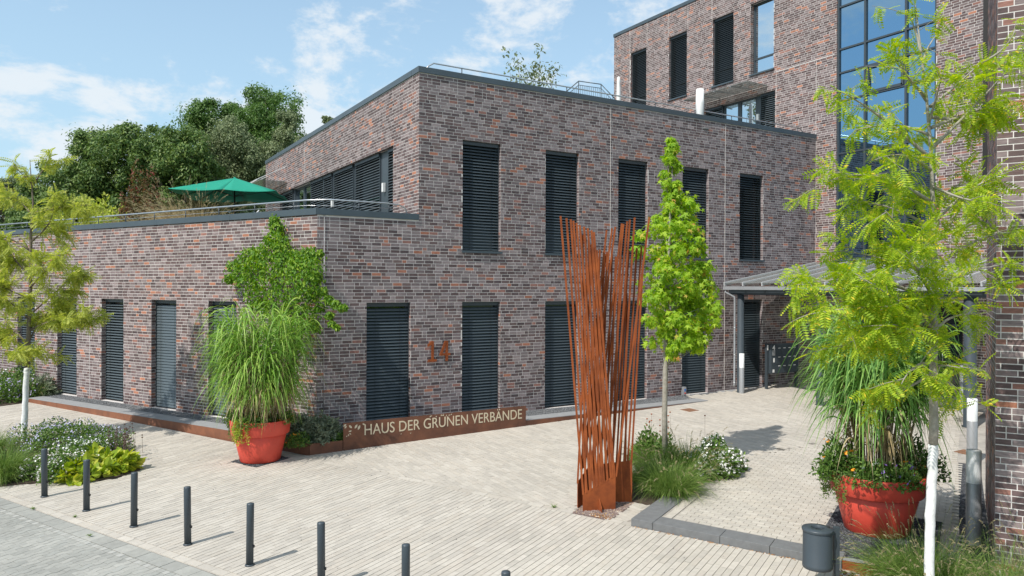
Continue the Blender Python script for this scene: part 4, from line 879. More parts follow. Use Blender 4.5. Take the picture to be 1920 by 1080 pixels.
# column lights: white lens over a grey tube
def light_col(x, y, z, h, r, lab):
    t = empty('light_column', (x, y, z), lab, 'light column', 'short light columns by the entrance')
    MB().lathe((x, y, z), [(r * 1.0, -0.02), (r, h * 0.645), (r * 0.96, h * 0.65)], 24).build('tube', M['lamp_grey'], t)
    MB().lathe((x, y, z), [(r * 0.99, h * 0.652), (r * 0.99, h * 0.995), (r * 0.93, h), (0.0, h)], 24).build('lens', M['lamp_white'], t)
p = on_ground(1390.5, 739, zu); light_col(p[0], p[1], p[2], 1.33, 0.082, 'slim light column with white top beside the left canopy post')
p = on_ground(1825, 1019, zu); light_col(p[0], p[1], p[2], 1.385, 0.100, 'nearest light column, standing in shade close to the right-hand wall')
p = on_ground(1822.5, 868, zu); light_col(p[0], p[1], p[2], 1.36, 0.100, 'middle light column of the right-hand row, partly behind the nearest one')
p = at(1805.5, 740, 21.0); light_col(p[0], p[1], zu(p[0], p[1]), 1.36, 0.085, 'farthest light column of the right-hand row, left of the right canopy post')

# letterbox stand
mb_ = empty('letterbox_stand', (20.22, 16.73, 0.02), 'anthracite letterbox unit on two posts with white digits 1 4', 'letterbox')
p0, p1 = V3(20.22, 16.73, 0.02), V3(21.60, 16.62, 0.03); md = nrm(p1 - p0); mn = V3(md[1], -md[0], 0); mn = mn if mn[1] < 0 else -mn; axm = (md, mn, UP)
for p_ in (p0, p1): q = MB(); q.box(p_ + UP * 0.78, (0.035, 0.045, 0.80), axm); q.build('post', M['anthracite'], mb_, 0.004)
q = MB(); q.box((p0 + p1) / 2 + UP * 1.06 + mn * 0.02, (0.64, 0.14, 0.49), axm); q.build('housing', M['anthracite'], mb_, 0.008)
face = (p0 + p1) / 2 + mn * 0.163; colx = [-0.30, -0.06, 0.18, 0.42]
for r_ in range(3):
    for cx in colx:
        q = MB(); q.box(face + md * cx + UP * (0.72 + 0.30 * r_), (0.112, 0.003, 0.135), axm); dr_ = q.build('letterbox_door', M['anthracite'], mb_, 0.002)
        q = MB(); q.box(face + md * (cx + 0.02) + UP * (0.82 + 0.30 * r_) + mn * 0.006, (0.05, 0.003, 0.010), axm); q.build('name_plate', M['white'], dr_)
q = MB(); q.box(face - md * 0.53 + UP * 1.27 + mn * 0.002, (0.06, 0.004, 0.09), axm); q.build('bell_panel', M['galv'], mb_)
q = MB(); q.box(face - md * 0.52 + UP * 1.02 + mn * 0.002, (0.03, 0.004, 0.07), axm); q.build('intercom', M['white'], mb_)
q = MB(); q.box(face - md * 0.54 + UP * 0.66 + mn * 0.002, (0.04, 0.003, 0.05), axm); q.build('notice', M['white'], mb_)
text_obj('digit_one', '1', mb_, M['white'], 0.24, p0 + mn * 0.05 - md * 0.03 + UP * 1.36, md, UP, 0.06, 0.002, True)
text_obj('digit_four', '4', mb_, M['white'], 0.24, p0 + mn * 0.166 + md * 0.09 + UP * 1.36, md, UP, 0.13, 0.002, True)
# small power post at the facade
p = on_ground(1282.5, 741, zb); so = empty('socket_post', (p[0], p[1], p[2]), 'small grey power post with blue and red stickers at the facade foot', 'post')
q = MB(); q.box((p[0], p[1], p[2] + 0.13), (0.055, 0.05, 0.14)); q.build('body', M['galv'], so, 0.006)
q = MB(); q.box((p[0], p[1] - 0.052, p[2] + 0.17), (0.035, 0.003, 0.04)); q.build('blue_sticker', mat('sticker_blue', (0.05, 0.16, 0.45), 0.5), so)
q = MB(); q.box((p[0], p[1] - 0.052, p[2] + 0.07), (0.03, 0.003, 0.02)); q.build('red_sticker', mat('sticker_red', (0.6, 0.05, 0.04), 0.5), so)

M['rafter'] = mat('rafter', (0.55, 0.56, 0.56), 0.45, metal=0.2)
# entrance canopy on round posts
cn = empty('entrance_canopy', (18.93, 16.71, 0), 'grey steel and glass entrance canopy on round dark posts', 'canopy')
KL, KR = V3(18.93, 16.71, 0), V3(20.14, 10.16, 0); kd = nrm(KR - KL); kn = V3(kd[1], -kd[0], 0); kn = kn if kn[0] < 0 else -kn
for t, r in ((0.0, 0.108), (0.40, 0.108), (1.0, 0.15)):
    c = KL + (KR - KL) * t; z = zu(c[0], c[1]); MB().lathe((c[0], c[1], z), [(r * 1.25, 0.0), (r * 1.25, 0.012), (r, 0.013), (r, 3.25 - z), (r * 0.9, 3.25 - z)], 24).build('post', M['anthracite'], cn)
E0, E1 = KL - kd * 0.45 + kn * 0.28, KR + kd * 1.0 + kn * 0.28
q = MB(); q.bar(KL - kd * 0.42 + UP * 3.34, KR + kd * 1.0 + UP * 3.34, 0.10, 0.18); q.build('front_beam', M['anthracite'], cn)
q = MB(); q.bar(E0 + UP * 3.47, E1 + UP * 3.47, 0.13, 0.11); q.build('gutter', M['galv'], cn)
NB = 12
for i in range(NB + 1):
    t = i / NB; a = E0 + (E1 - E0) * t + UP * 3.57; b = V3(XT - 0.03, a[1] + (Y0 - 0.06 - E0[1]) * (1 - t) * 1.0, 4.36)
    q = MB(); q.bar(a + UP * 0.03, b + UP * 0.03, 0.045, 0.12); q.build('rafter', M['rafter'], cn)
    if i < NB:
        t2 = (i + 1) / NB; a2 = E0 + (E1 - E0) * t2 + UP * 3.57; b2 = V3(XT - 0.03, a2[1] + (Y0 - 0.06 - E0[1]) * (1 - t2), 4.36); up_ = UP * 0.055; s_ = 0.03
        A_, B_, C_, D_ = a + (a2 - a) * s_ + up_, a + (a2 - a) * (1 - s_) + up_, b + (b2 - b) * (1 - s_) + up_, b + (b2 - b) * s_ + up_
        recalc(MB().add([A_, B_, C_, D_] + [v_ + UP * 0.012 for v_ in (A_, B_, C_, D_)], [(0, 1, 2, 3), (7, 6, 5, 4), (0, 4, 5, 1), (1, 5, 6, 2), (2, 6, 7, 3), (3, 7, 4, 0)]).build('glass_panel', M['canopy_glass'], cn))
q = MB(); q.bar((XT - 0.05, Y0 - 0.05, 4.33), (XT - 0.05, 9.2, 4.33), 0.08, 0.14); q.build('wall_rail', M['anthracite'], cn)
dpt = KL - kd * 0.1 - V3(0.16, 0, 0)
q = MB(); q.tube([E0 + UP * 3.42 + kd * 0.05, E0 + UP * 3.34 + kd * 0.05, dpt + UP * 3.18 + kn * 0.02, dpt + UP * 3.05, dpt + UP * 0.32, dpt + UP * 0.25 + kn * 0.03], 0.033, 10); q.build('downpipe', M['galv'], cn)
for z in (0.35, 1.25, 2.15): q = MB(); q.lathe((dpt[0], dpt[1], z), [(0.036, 0), (0.042, 0.004), (0.042, 0.03), (0.036, 0.034)], 14); q.build('pipe_clip', M['steel'], cn)

# pale steel post at the far left
p = at(62, 560, 26.5); st = empty('pale_steel_mast', (p[0], p[1], -0.1), 'pale square steel mast standing behind the left tree', 'mast')
q = MB(); q.box((p[0], p[1], 1.45), (0.10, 0.10, 1.6)); q.build('shaft', M['galv'], st, 0.01); q = MB(); q.box((p[0], p[1], -0.06), (0.16, 0.16, 0.02)); q.build('foot_plate', M['galv'], st)

# terrace and roof furniture
def parasol_open(c, z0, zt, R, droop, lab):
    t = empty('parasol', (c[0], c[1], z0), lab, 'parasol'); n = 8
    q = MB(); q.tube([(c[0], c[1], z0), (c[0], c[1], zt - 0.02)], 0.024, 10); q.build('pole', M['black'], t)
    top = V3(c[0], c[1], zt); rim = []
    for j in range(4):
        a = math.radians(22 + 90 * j); rim.append(V3(c[0] + R * math.cos(a), c[1] + R * math.sin(a), zt - droop))
    for j in range(4):
        a_, b_ = rim[j], rim[(j + 1) % 4]; mid = (a_ + b_) / 2 + UP * 0.015
        # each cloth panel sags a little between its ribs
        for u_, v_ in ((a_, mid), (mid, b_)):
            g_ = MB(); nn = 6; P = []
            for i in range(nn + 1):
                for k in range(nn + 1):
                    s_ = i / nn; w_ = k / nn; e = u_ + (v_ - u_) * w_; p_ = top + (e - top) * s_ - UP * 0.05 * math.sin(math.pi * w_) * s_; P.append(p_)
            g_.add(P, [(i * (nn + 1) + k, (i + 1) * (nn + 1) + k, (i + 1) * (nn + 1) + k + 1, i * (nn + 1) + k + 1) for i in range(nn) for k in range(nn)], True)
            o = g_.build('cloth_panel', M['green_cloth'], t); so_ = o.modifiers.new('thick', 'SOLIDIFY'); so_.thickness = 0.006
    for j in range(8):
        e = rim[j // 2] if j % 2 == 0 else (rim[j // 2] + rim[(j // 2 + 1) % 4]) / 2
        q = MB(); q.tube([top - UP * 0.05, top + (e - top) * 0.97 - UP * 0.045], 0.009, 6); q.build('rib', M['black'], t)
        q = MB(); q.tube([top - UP * 0.65, top + (e - top) * 0.5 - UP * 0.05], 0.008, 6); q.build('strut', M['black'], t)
    MB().lathe((c[0], c[1], zt - 0.02), [(0.05, 0.0), (0.04, 0.03), (0.0, 0.05)], 10).build('finial', M['green_cloth'], t)
    MB().lathe((c[0], c[1], z0), [(0.0, 0.0), (0.32, 0.0), (0.32, 0.05), (0.05, 0.07), (0.05, 0.3)], 24).build('foot', M['kerb'], t)
pc = at(440, 340, 25.2); parasol_open(pc, 4.9, pc[2] + 0.12, 2.35, 0.62, 'open green parasol on the roof terrace behind the handrail')
def parasol_closed(c, z0, h, lab):
    t = empty('closed_parasol', (c[0], c[1], z0), lab, 'parasol', 'closed white parasols on the roof')
    q = MB(); n = 14
    prof = [(0.03, 0.2), (0.17, 0.55), (0.19, 0.9), (0.17, 1.4), (0.12, h - 0.5), (0.10, h - 0.3), (0.13, h - 0.2), (0.09, h - 0.06), (0.0, h)]
    b0 = len(q.v)
    for i, (r, z) in enumerate(prof):
        for j in range(n): a = 2 * math.pi * j / n; rr_ = 0.62 * r * (1 + 0.22 * (j % 2) * (1 if i < 6 else 0.3)); q.v.append((c[0] + rr_ * math.cos(a), c[1] + rr_ * math.sin(a), z0 + z))
    for i in range(len(prof) - 1):
        for j in range(n): q.f.append((i * n + j, i * n + (j + 1) % n, (i + 1) * n + (j + 1) % n, (i + 1) * n + j)); q.sm.append(True)
    q.build('folded_cloth', M['umbrella_white'], t); MB().tube([(c[0], c[1], z0), (c[0], c[1], z0 + 0.6)], 0.025, 8).build('pole', M['galv'], t)
    MB().lathe((c[0], c[1], z0), [(0.0, 0.0), (0.3, 0.0), (0.3, 0.06), (0.0, 0.08)], 20).build('foot', M['kerb'], t)
c1 = at(1312.5, 190, 24.5); parasol_closed(c1, 8.7, at(1312.5, 173, 24.5)[2] - 8.7, 'closed white parasol standing before the terrace doors of the tall block')
c2 = at(1160, 165, 31.0); parasol_closed(c2, 8.7, at(1160, 143, 31.0)[2] - 8.7, 'smaller closed white parasol at the far corner of the tall block')
# stair railing on the roof
sr = empty('roof_stair_railing', tuple(at(1105, 180, 30.0)), 'blue-grey bar railing of a roof stair seen above the roof edge', 'railing')
Pk = [at(1050, 182, 30.5), at(1085, 152, 30.0), at(1127, 158, 29.5), at(1152, 184, 29.3)]
for i in range(3):
    q = MB(); q.tube([Pk[i], Pk[i + 1]], 0.02, 6); q.build('top_rail', M['coping'], sr); n_ = (10, 12, 7)[i]
    q = MB(); q.tube([Pk[i] - UP * 0.16, Pk[i + 1] - UP * 0.16], 0.014, 6); q.build('lower_rail', M['coping'], sr)
    for k in range(n_):
        b_ = Pk[i] + (Pk[i + 1] - Pk[i]) * k / n_; q = MB(); q.tube([(b_[0], b_[1], 8.75), b_ - UP * 0.16], 0.009, 5); q.build('bar', M['coping'], sr)
for p_ in Pk: q = MB(); q.tube([(p_[0], p_[1], 8.72), p_], 0.02, 6); q.build('newel', M['coping'], sr)
# folding chair on the terrace
dc = at(455, 390, 23.0); dk = empty('terrace_lounger', (dc[0], dc[1], 4.9), 'pale folding chair frame behind the terrace handrail under the green parasol', 'chair')
for s_ in (0, 0.55):
    o_ = V3(dc[0] + 0.3 * s_, dc[1] + s_, 4.9)
    for a_, b_ in (((-.35, 0, .03), (.45, 0, .95)), ((.35, 0, .03), (-.2, 0, .5)), ((-.35, 0, .45), (.35, 0, .42))): q = MB(); q.tube([o_ + V3(a_[0] * 1.0, a_[0] * -.5, a_[2]), o_ + V3(b_[0], b_[0] * -.5, b_[2])], 0.02, 6); q.build('frame_tube', M['white'], dk)

# ------------------------------------------------------------------ plants
def unit(A): return A / np.maximum(np.linalg.norm(A, axis=-1, keepdims=True), 1e-9)
def rdir(n): return unit(RNG.normal(size=(n, 3)))
def scatter(tv, tf, pos, X, Nn, sc):
    X = unit(X); Y = unit(np.cross(Nn, X)); Z = np.cross(X, Y); n = len(pos); tv = np.asarray(tv, float); tf = np.asarray(tf, int)
    sc = np.asarray(sc).reshape(-1, 1, 1)
    V = pos[:, None, :] + sc * (tv[None, :, 0:1] * X[:, None] + tv[None, :, 1:2] * Y[:, None] + tv[None, :, 2:3] * Z[:, None])
    F = tf[None] + len(tv) * np.arange(n)[:, None, None]
    return V.reshape(-1, 3), F.reshape(-1, tf.shape[1])
OVAL = ([(0, 0, 0), (.28, .20, .03), (.68, .19, .02), (1, 0, -.06), (.68, -.19, .02), (.28, -.20, .03)], [(0, 1, 2, 3), (0, 3, 4, 5)])
LEAF4 = ([(0, 0, 0), (.45, .21, .03), (1, 0, -.06), (.5, -.21, .03)], [(0, 1, 2, 3)])
BROAD = ([(0, 0, 0), (.25, .30, .05), (.65, .30, .02), (1, 0, -.12), (.65, -.30, .02), (.25, -.30, .05)], [(0, 1, 2, 3), (0, 3, 4, 5)])
def star_t():
    P = [(0.35, 0, 0.03)]; tips = [0, 62, 128, -128, -62]; 
    for i in range(5):
        a = math.radians([128, 62, 0, -62, -128][i]); L = (0.42, 0.60, 0.70, 0.60, 0.42)[i]; P.append((0.35 + L * math.cos(a), L * math.sin(a), -0.06))
        if i < 4: b = math.radians([95, 31, -31, -95][i]); P.append((0.35 + 0.22 * math.cos(b), 0.22 * math.sin(b), 0.03))
    P.append((0.18, 0, 0.02)); n = len(P) - 1
    return P, [(0, i + 1, i) for i in range(1, n)] + [(0, 1, n)]
STAR = star_t()
def pinnate(pairs=8, L=1.0, lw=0.115, ll=0.225):
    P, F = [], []
    for i in range(pairs):
        x = 0.12 + 0.88 * i / (pairs - 1) * L; z = -0.22 * x * x
        for s in (1, -1):
            b = len(P); l2 = ll * (0.75 + 0.5 * math.sin(math.pi * (i + 1) / (pairs + 1))); dx = 0.30 * l2; y0 = 0.006 * s; yz = -0.25 * l2
            P += [(x, y0, z), (x + dx * .5 + lw * .5, s * l2 * .5, z + yz * .35), (x + dx, s * l2, z + yz), (x + dx * .5 - lw * .5, s * l2 * .5, z + yz * .35)]; F.append((b, b + 1, b + 2, b + 3) if s < 0 else (b, b + 3, b + 2, b + 1))
    b = len(P); P += [(0, .006, 0), (1, .004, -.22), (1, -.004, -.22), (0, -.006, 0)]; F.append((b, b + 1, b + 2, b + 3))
    return P, F
PIN = pinnate()
def strips(P, Wd, side, parts=None):
    n, k, _ = P.shape; S = unit(side)[:, None, :] * Wd[:, :, None]
    V = np.stack([P - S, P + S], 2).reshape(n, k * 2, 3); f = np.array([(2 * i, 2 * i + 1, 2 * i + 3, 2 * i + 2) for i in range(k - 1)])
    F = f[None] + 2 * k * np.arange(n)[:, None, None]; return V.reshape(-1, 3), F.reshape(-1, 4)
def arcs(p0, d0, L, droop, k=7, grav=2.0):
    t = np.linspace(0, 1, k)[None, :, None]; L = L[:, None, None]; dr = droop[:, None, None]
    P = p0[:, None, :] + L * d0[:, None, :] * t - np.array([0, 0, 1.0]) * L * dr * t ** grav
    return P
class Soup:
    def __init__(s): s.V = []; s.F = []; s.n = 0
    def add(s, vf):
        V, F = vf; s.V.append(V); s.F.append(F + s.n); s.n += len(V); return s
    def build(s, name, m, parent, smooth=False): return put(name, fast_mesh(name, np.concatenate(s.V), np.concatenate(s.F), m, smooth), parent)
def clump_leaves(centers, radii, n, t, size, flat=0.35, droop=0.35):
    k = RNG.integers(0, len(centers), n); D = rdir(n); D[:, 2] = D[:, 2] * 0.9 + 0.1; D = unit(D)
    fr = 0.45 + 0.55 * RNG.random((n, 1)) ** 0.6; fr = np.where(RNG.random((n, 1)) < 0.13, RNG.uniform(1.0, 1.5, (n, 1)), fr); pos = centers[k] + D * radii[k] * fr
    Nn = unit(D * (1 - flat) + np.array([0, 0, flat]) + 0.55 * rdir(n)); X = unit(np.cross(Nn, rdir(n)) + np.array([0, 0, -droop]))
    return scatter(*t, pos, X, Nn, size * RNG.uniform(0.7, 1.3, n))
def limb(a, b, k=6, wob=0.05, sag=0.0):
    a = np.asarray(a, float); b = np.asarray(b, float); L = np.linalg.norm(b - a); P = []
    o = RNG.normal(size=3) * wob * L
    for i in range(k): t = i / (k - 1); P.append(a + (b - a) * t + o * math.sin(math.pi * t) + V3(0, 0, 1) * (-sag * L * t * t + sag * L * t) )
    return P

# ---- far trees beyond the building
def far_tree(name, label, u, vt, vb, hw, depth, m, n, size, seed, lobes=26, grp='trees beyond the building'):
    rs = np.random.default_rng(seed); top = at(u, vt, depth); bot = at(u, vb, depth); c = (top + bot) / 2; rz = (top[2] - bot[2]) / 2; rx = 1.1 * hw * depth / F_PX
    t = empty(name, (c[0], c[1], -1.3), label, 'tree', grp)
    D = unit(rs.normal(size=(lobes, 3))); rad = rs.uniform(0.30, 0.95, (lobes, 1)) ** 0.6; cen = c + D * rad * np.array([rx, rx, rz]) * 0.92; cen = np.vstack([cen, c + V3(0, 0, rz * 0.75), c + V3(0, 0, rz * 0.4)])
    rr_ = rs.uniform(0.20, 0.40, (len(cen), 1)) * np.array([[rx, rx, min(rz, rx)]])
    # sub-clumps give the broken outline
    sub = []; sr_ = []
    for q, r in zip(cen, rr_):
        for _ in range(9): d = unit(rs.normal(size=3)); sub.append(q + d * r * rs.uniform(0.45, 1.15)); sr_.append(r * rs.uniform(0.25, 0.6))
    s = Soup(); s.add(clump_leaves(np.array(sub), np.array(sr_), int(n * 3.2), LEAF4, size * .60)); s.build('crown', m, t)
    q = MB(); q.tube([V3(c[0], c[1], -1.4), V3(c[0] + .2, c[1], bot[2]), c + V3(0.1, 0.1, 0)], [0.32, 0.24, 0.12], 8)
    for w in cen[:10]: q.tube(limb(c - V3(0, 0, rz * 0.5), w, 5, 0.08), [0.11, 0.09, 0.07, 0.05, 0.03], 5)
    q.build('trunk', M['bark'], t)
FT = [('broadleaf_tree', 'dark dense tree, tallest of the dark ones left of the green parasol', 245, 218, 470, 105, 47, 'leaf_dark', 20000, .36),
      ('broadleaf_tree', 'dark tree at the left end of the dense trees, behind the handrail', 150, 292, 470, 80, 45, 'leaf_dark', 13000, .34),
      ('broadleaf_tree', 'dark green tree directly above the left rim of the green parasol', 335, 228, 470, 88, 45.5, 'leaf_dark', 18000, .36),
      ('broadleaf_tree', 'bright green feathery treetop behind the dark trees, left of two', 388, 190, 420, 78, 62, 'leaf_mid', 12000, .42),
      ('broadleaf_tree', 'bright green feathery treetop between the two others, half hidden', 440, 192, 420, 60, 66, 'leaf_mid', 9000, .42),
      ('broadleaf_tree', 'bright green feathery treetop, the highest of all, above the pale trees', 497, 170, 420, 84, 63, 'leaf_mid', 15000, .42),
      ('silvery_tree', 'pale grey-green tree behind the green parasol', 440, 232, 470, 92, 49, 'leaf_grey', 19000, .32),
      ('silvery_tree', 'pale grey-green tree next to the corner of the upper storey', 545, 196, 460, 56, 51, 'leaf_grey', 14000, .32),
      ('silvery_tree', 'small treetop peeping over the sloping roof edge of the upper storey', 618, 210, 340, 20, 58, 'leaf_grey', 2200, .34),
      ('distant_tree', 'hazy distant tree at the left picture edge behind the terrace', 18, 338, 460, 62, 62, 'leaf_grey', 7000, .40),
      ('distant_tree', 'round grey-green treetop just right of the left tree above the handrail', 62, 345, 460, 55, 58, 'leaf_grey', 6000, .36),
      ('distant_tree', 'low distant tree between the left edge and the dense trees', 85, 378, 460, 70, 55, 'leaf_dark', 8000, .36)]
for i, (nm, lab, u, vt, vb, hw, d, m_, n, sz) in enumerate(FT): far_tree(nm, lab, u, vt, vb, hw, d, M[m_], n, sz, 100 + i, 30 if n > 10000 else 14)

# ---- honey locusts with feathery leaves
def locust(name, label, trunk, rads, white_to, branches, n_per_m, lsize, m, grp, bark='bark', spread=0.30, seed=3):
    t = empty(name, tuple(trunk[0]), label, 'tree', grp); rs = np.random.default_rng(seed); q = MB()
    T = [np.asarray(p) for p in trunk]
    k = next(i for i, p in enumerate(T) if p[2] > white_to); f = (white_to - T[k - 1][2]) / (T[k][2] - T[k - 1][2]); pm = T[k - 1] + (T[k] - T[k - 1]) * f; rm = rads[k - 1] + (rads[k] - rads[k - 1]) * f
    low_p = T[:k] + [pm]; dense = []; dr_ = []
    for i in range(len(low_p) - 1):
        for s_ in np.linspace(0, 1, 7, endpoint=False): dense.append(low_p[i] + (low_p[i + 1] - low_p[i]) * s_ + rs.normal(size=3) * 0.004); dr_.append((list(rads[:k]) + [rm])[i] * (1 - s_) + (list(rads[:k]) + [rm])[i + 1] * s_ + abs(rs.normal()) * 0.003)
    dense.append(pm); dr_.append(rm)
    MB().tube(dense, dr_, 12).build('limewashed_trunk', M['limewash'], t)
    up_p = [pm] + T[k:]; q.tube(up_p, [rm] + list(rads[k:]), 9)
    pos, X, Nn, sc_ = [], [], [], []
    for (a, b, dens, sag) in branches:
        L = np.linalg.norm(np.asarray(b) - np.asarray(a)); P = limb(a, b, 8, 0.05, sag); q.tube(P, list(np.linspace(0.013 + 0.008 * L, 0.004, 8)), 6)
        P = np.array(P); nt_ = max(3, int(L * 7))
        for j in range(nt_):                              # twigs
            s_ = 0.22 + 0.78 * (j + rs.random()) / nt_; i0 = min(6, int(s_ * 7)); base = P[i0] + (P[i0 + 1] - P[i0]) * (s_ * 7 - i0); ax_ = unit(P[i0 + 1] - P[i0])
            d = unit(0.55 * ax_ + 0.9 * unit(rs.normal(size=3) * np.array([1, 1, 0.55])) + np.array([0, 0, 0.05])); tl = rs.uniform(0.18, 0.42) * spread / 0.30
            tip = base + d * tl + np.array([0, 0, -0.10 * tl]); q.tube([base, (base + tip) / 2 + V3(0, 0, 0.03 * tl), tip], [0.005, 0.004, 0.002], 4, False)
            nl = max(2, int(n_per_m * tl * dens))
            for _ in range(nl):
                w = rs.random() ** 0.7; p = base + (tip - base) * w; dd = unit(d * 0.5 + rs.normal(size=3) * 0.75 + np.array([0, 0, -0.45])); pos.append(p); X.append(dd); Nn.append(unit(np.array([0, 0, 1.0]) + 0.5 * rs.normal(size=3))); sc_.append(lsize * rs.uniform(0.65, 1.2))
    q.build('branches', M[bark], t)
    s = Soup(); s.add(scatter(*PIN, np.array(pos), np.array(X), np.array(Nn), np.array(sc_))); s.build('crown', m, t); return t
D0 = 8.5
trunkR = [V3(*at(1741, 1120, D0)[:2], -0.55)] + [at(u, v, D0) for u, v in ((1744, 1000), (1748, 880), (1751, 800), (1750, 690), (1753, 560), (1750, 420), (1746, 290), (1737, 180), (1726, 90), (1717, 10))]
radR = [0.056, 0.052, 0.050, 0.050, 0.042, 0.034, 0.027, 0.021, 0.015, 0.010, 0.005]
def br(u0, v0, u1, v1, dd, dens=1.0, sag=0.1, D=D0): return (at(u0, v0, D), at(u1, v1, D + dd), dens, sag)
BRR = [br(1738, 190, 1660, 95, .3, .8, .1), br(1742, 220, 1850, 250, .5, .9, .2), br(1747, 320, 1640, 300, -.5, .9, .2), br(1748, 350, 1860, 380, -.6, .9, .2), br(1746, 280, 1900, 120, -.3, .8, .1), br(1748, 300, 1570, 168, -0.2, .75, .12), br(1746, 255, 1600, 245, 0.3, .8, .18), br(1744, 200, 1835, 120, 0.2, .55, .0), br(1835, 120, 1905, 55, -.2, .9, .1), br(1745, 240, 1900, 185, .3, .9, .15), br(1726, 100, 1700, 20, .1, .5), br(1730, 120, 1760, 60, .2, .5, .1), br(1735, 180, 1690, 125, -.3, .5, .1), br(1742, 230, 1770, 130, -.4, .6, .1),
       br(1748, 380, 1540, 345, -.3, 1.0, .2), br(1750, 420, 1900, 320, -.3, 1.0, .2), br(1750, 430, 1600, 385, .5, 1.1, .2), br(1751, 480, 1660, 395, -.6, 1.0, .1), br(1752, 500, 1890, 430, .4, 1.1, .2), br(1750, 450, 1830, 330, .6, 1.0, .1), br(1752, 520, 1575, 470, .2, 1.2, .2),
       br(1752, 560, 1490, 535, -.2, 1.2, .15), br(1752, 590, 1512, 590, -.5, 1.2, .18), br(1752, 600, 1560, 560, .5, 1.3, .2), br(1752, 620, 1610, 520, -.7, 1.3, .2), br(1752, 540, 1860, 500, -.5, 1.2, .2), br(1751, 620, 1830, 590, .3, 1.1, .2), br(1751, 640, 1570, 655, .1, 1.2, .2), br(1751, 650, 1660, 610, -.7, 1.3, .2), br(1751, 680, 1690, 720, -.6, 1.0, .25), br(1751, 690, 1800, 690, -.4, .8, .2), br(1751, 700, 1645, 760, .3, .9, .3), br(1750, 560, 1700, 470, -.8, 1.2, .15), br(1751, 710, 1800, 760, .4, .6, .3)]
locust('honey_locust', 'near honey locust with limewashed trunk and feathery yellow-green leaves on the right', trunkR, radR, at(1750, 833, D0)[2], BRR, 40, 0.20, M['leaf_locust'], 'honey locust trees', 'bark_grey', 0.33)
DL = 17.4; bl_ = XY(-3.2, 3.35)
trunkL = [V3(*at(44, 832, DL)[:2], -0.3)] + [at(u, v, DL) for u, v in ((47, 770), (50, 700), (53, 640), (57, 540), (58, 440), (62, 380), (58, 330), (56, 300))]
radL = [0.068, 0.062, 0.058, 0.05, 0.04, 0.03, 0.02, 0.012, 0.006]
BRL = [br(57, 470, -40, 440, .3, .9, .2, DL), br(57, 455, 100, 385, -.3, .7, .1, DL), br(58, 400, 10, 350, .2, .7, .1, DL), br(60, 350, 95, 300, .1, .6, .1, DL), br(60, 345, 25, 310, -.2, .6, .1, DL), br(55, 560, -40, 520, -.5, 1.1, .2, DL), br(56, 590, 150, 505, .3, 1.0, .15, DL), br(55, 620, 162, 600, -.4, 1.1, .2, DL), br(54, 640, 110, 565, .6, 1.1, .2, DL), br(55, 600, 10, 560, -.8, 1.0, .2, DL), br(54, 650, -20, 610, .3, 1.1, .2, DL), br(53, 670, 20, 655, -.6, 1.0, .25, DL), br(53, 680, 90, 665, .5, 1.0, .2, DL), br(56, 540, 110, 480, -.6, .9, .1, DL), br(58, 430, 120, 420, .5, .8, .2, DL), br(57, 520, 20, 470, .8, .9, .1, DL), br(58, 400, 150, 385, -.2, .7, .2, DL)]
locust('honey_locust', 'young honey locust with white trunk in the left flower bed', trunkL, radL, at(52, 690, DL)[2], BRL, 60, 0.25, M['leaf_locust_far'], 'honey locust trees', spread=0.42, seed=9)

# ---- sweet gum with star leaves behind the sculpture
DG = 15.1; g0 = at(1247, 870, DG); gt = empty('sweet_gum', (g0[0], g0[1], -0.2), 'slender young sweet gum with star-shaped yellow-green leaves behind the sculpture', 'tree')
q = MB(); TG = [V3(g0[0], g0[1], -0.22)] + [at(u, v, DG) for u, v in ((1246, 780), (1248, 660), (1252, 560), (1255, 450), (1258, 360), (1264, 275))]; q.tube(TG, [.062, .056, .05, .036, .026, .016, .005], 10)
cl, cr_ = [], []
for v0, n_, hw in ((270, 3, 5), (285, 3, 8), (310, 4, 14), (335, 4, 18), (360, 5, 20), (385, 6, 30), (410, 7, 38), (435, 8, 46), (460, 9, 52), (485, 10, 58), (510, 11, 62), (535, 12, 66), (560, 13, 70), (585, 13, 70), (610, 13, 66), (632, 12, 56), (650, 9, 40)):
    for _ in range(n_):
        a = RNG.uniform(0, 6.28); r = hw * (0.35 + 0.65 * RNG.random()); px = 1256 + r * math.cos(a) + (8 if v0 > 450 else 2); p_ = at(px + (10 if v0 > 500 else 0), v0 + RNG.uniform(-14, 14), DG + r * math.sin(a) * DG / F_PX); cl.append(p_); cr_.append(RNG.uniform(0.09, 0.20) * (0.6 if v0 < 380 else 1))
        if RNG.random() < 0.5: s_ = at(1252, v0 + 35, DG); q.tube(limb(s_, p_, 4, .05), [.012, .009, .006, .003], 5)
for (u_, v_) in ((1295, 380), (1300, 395), (1292, 410), (1285, 430), (1306, 450), (1312, 470), (1298, 500), (1325, 530), (1335, 545), (1200, 440), (1195, 470), (1335, 600), (1340, 580)): cl.append(at(u_, v_, DG + RNG.uniform(-.3, .3))); cr_.append(0.13)
q.build('trunk', M['bark_grey'], gt)
s = Soup(); s.add(clump_leaves(np.array(cl), np.array(cr_)[:, None] * 1.08, 6800, STAR, 0.125, 0.45, 0.6)); s.build('crown', M['leaf_gum'], gt)

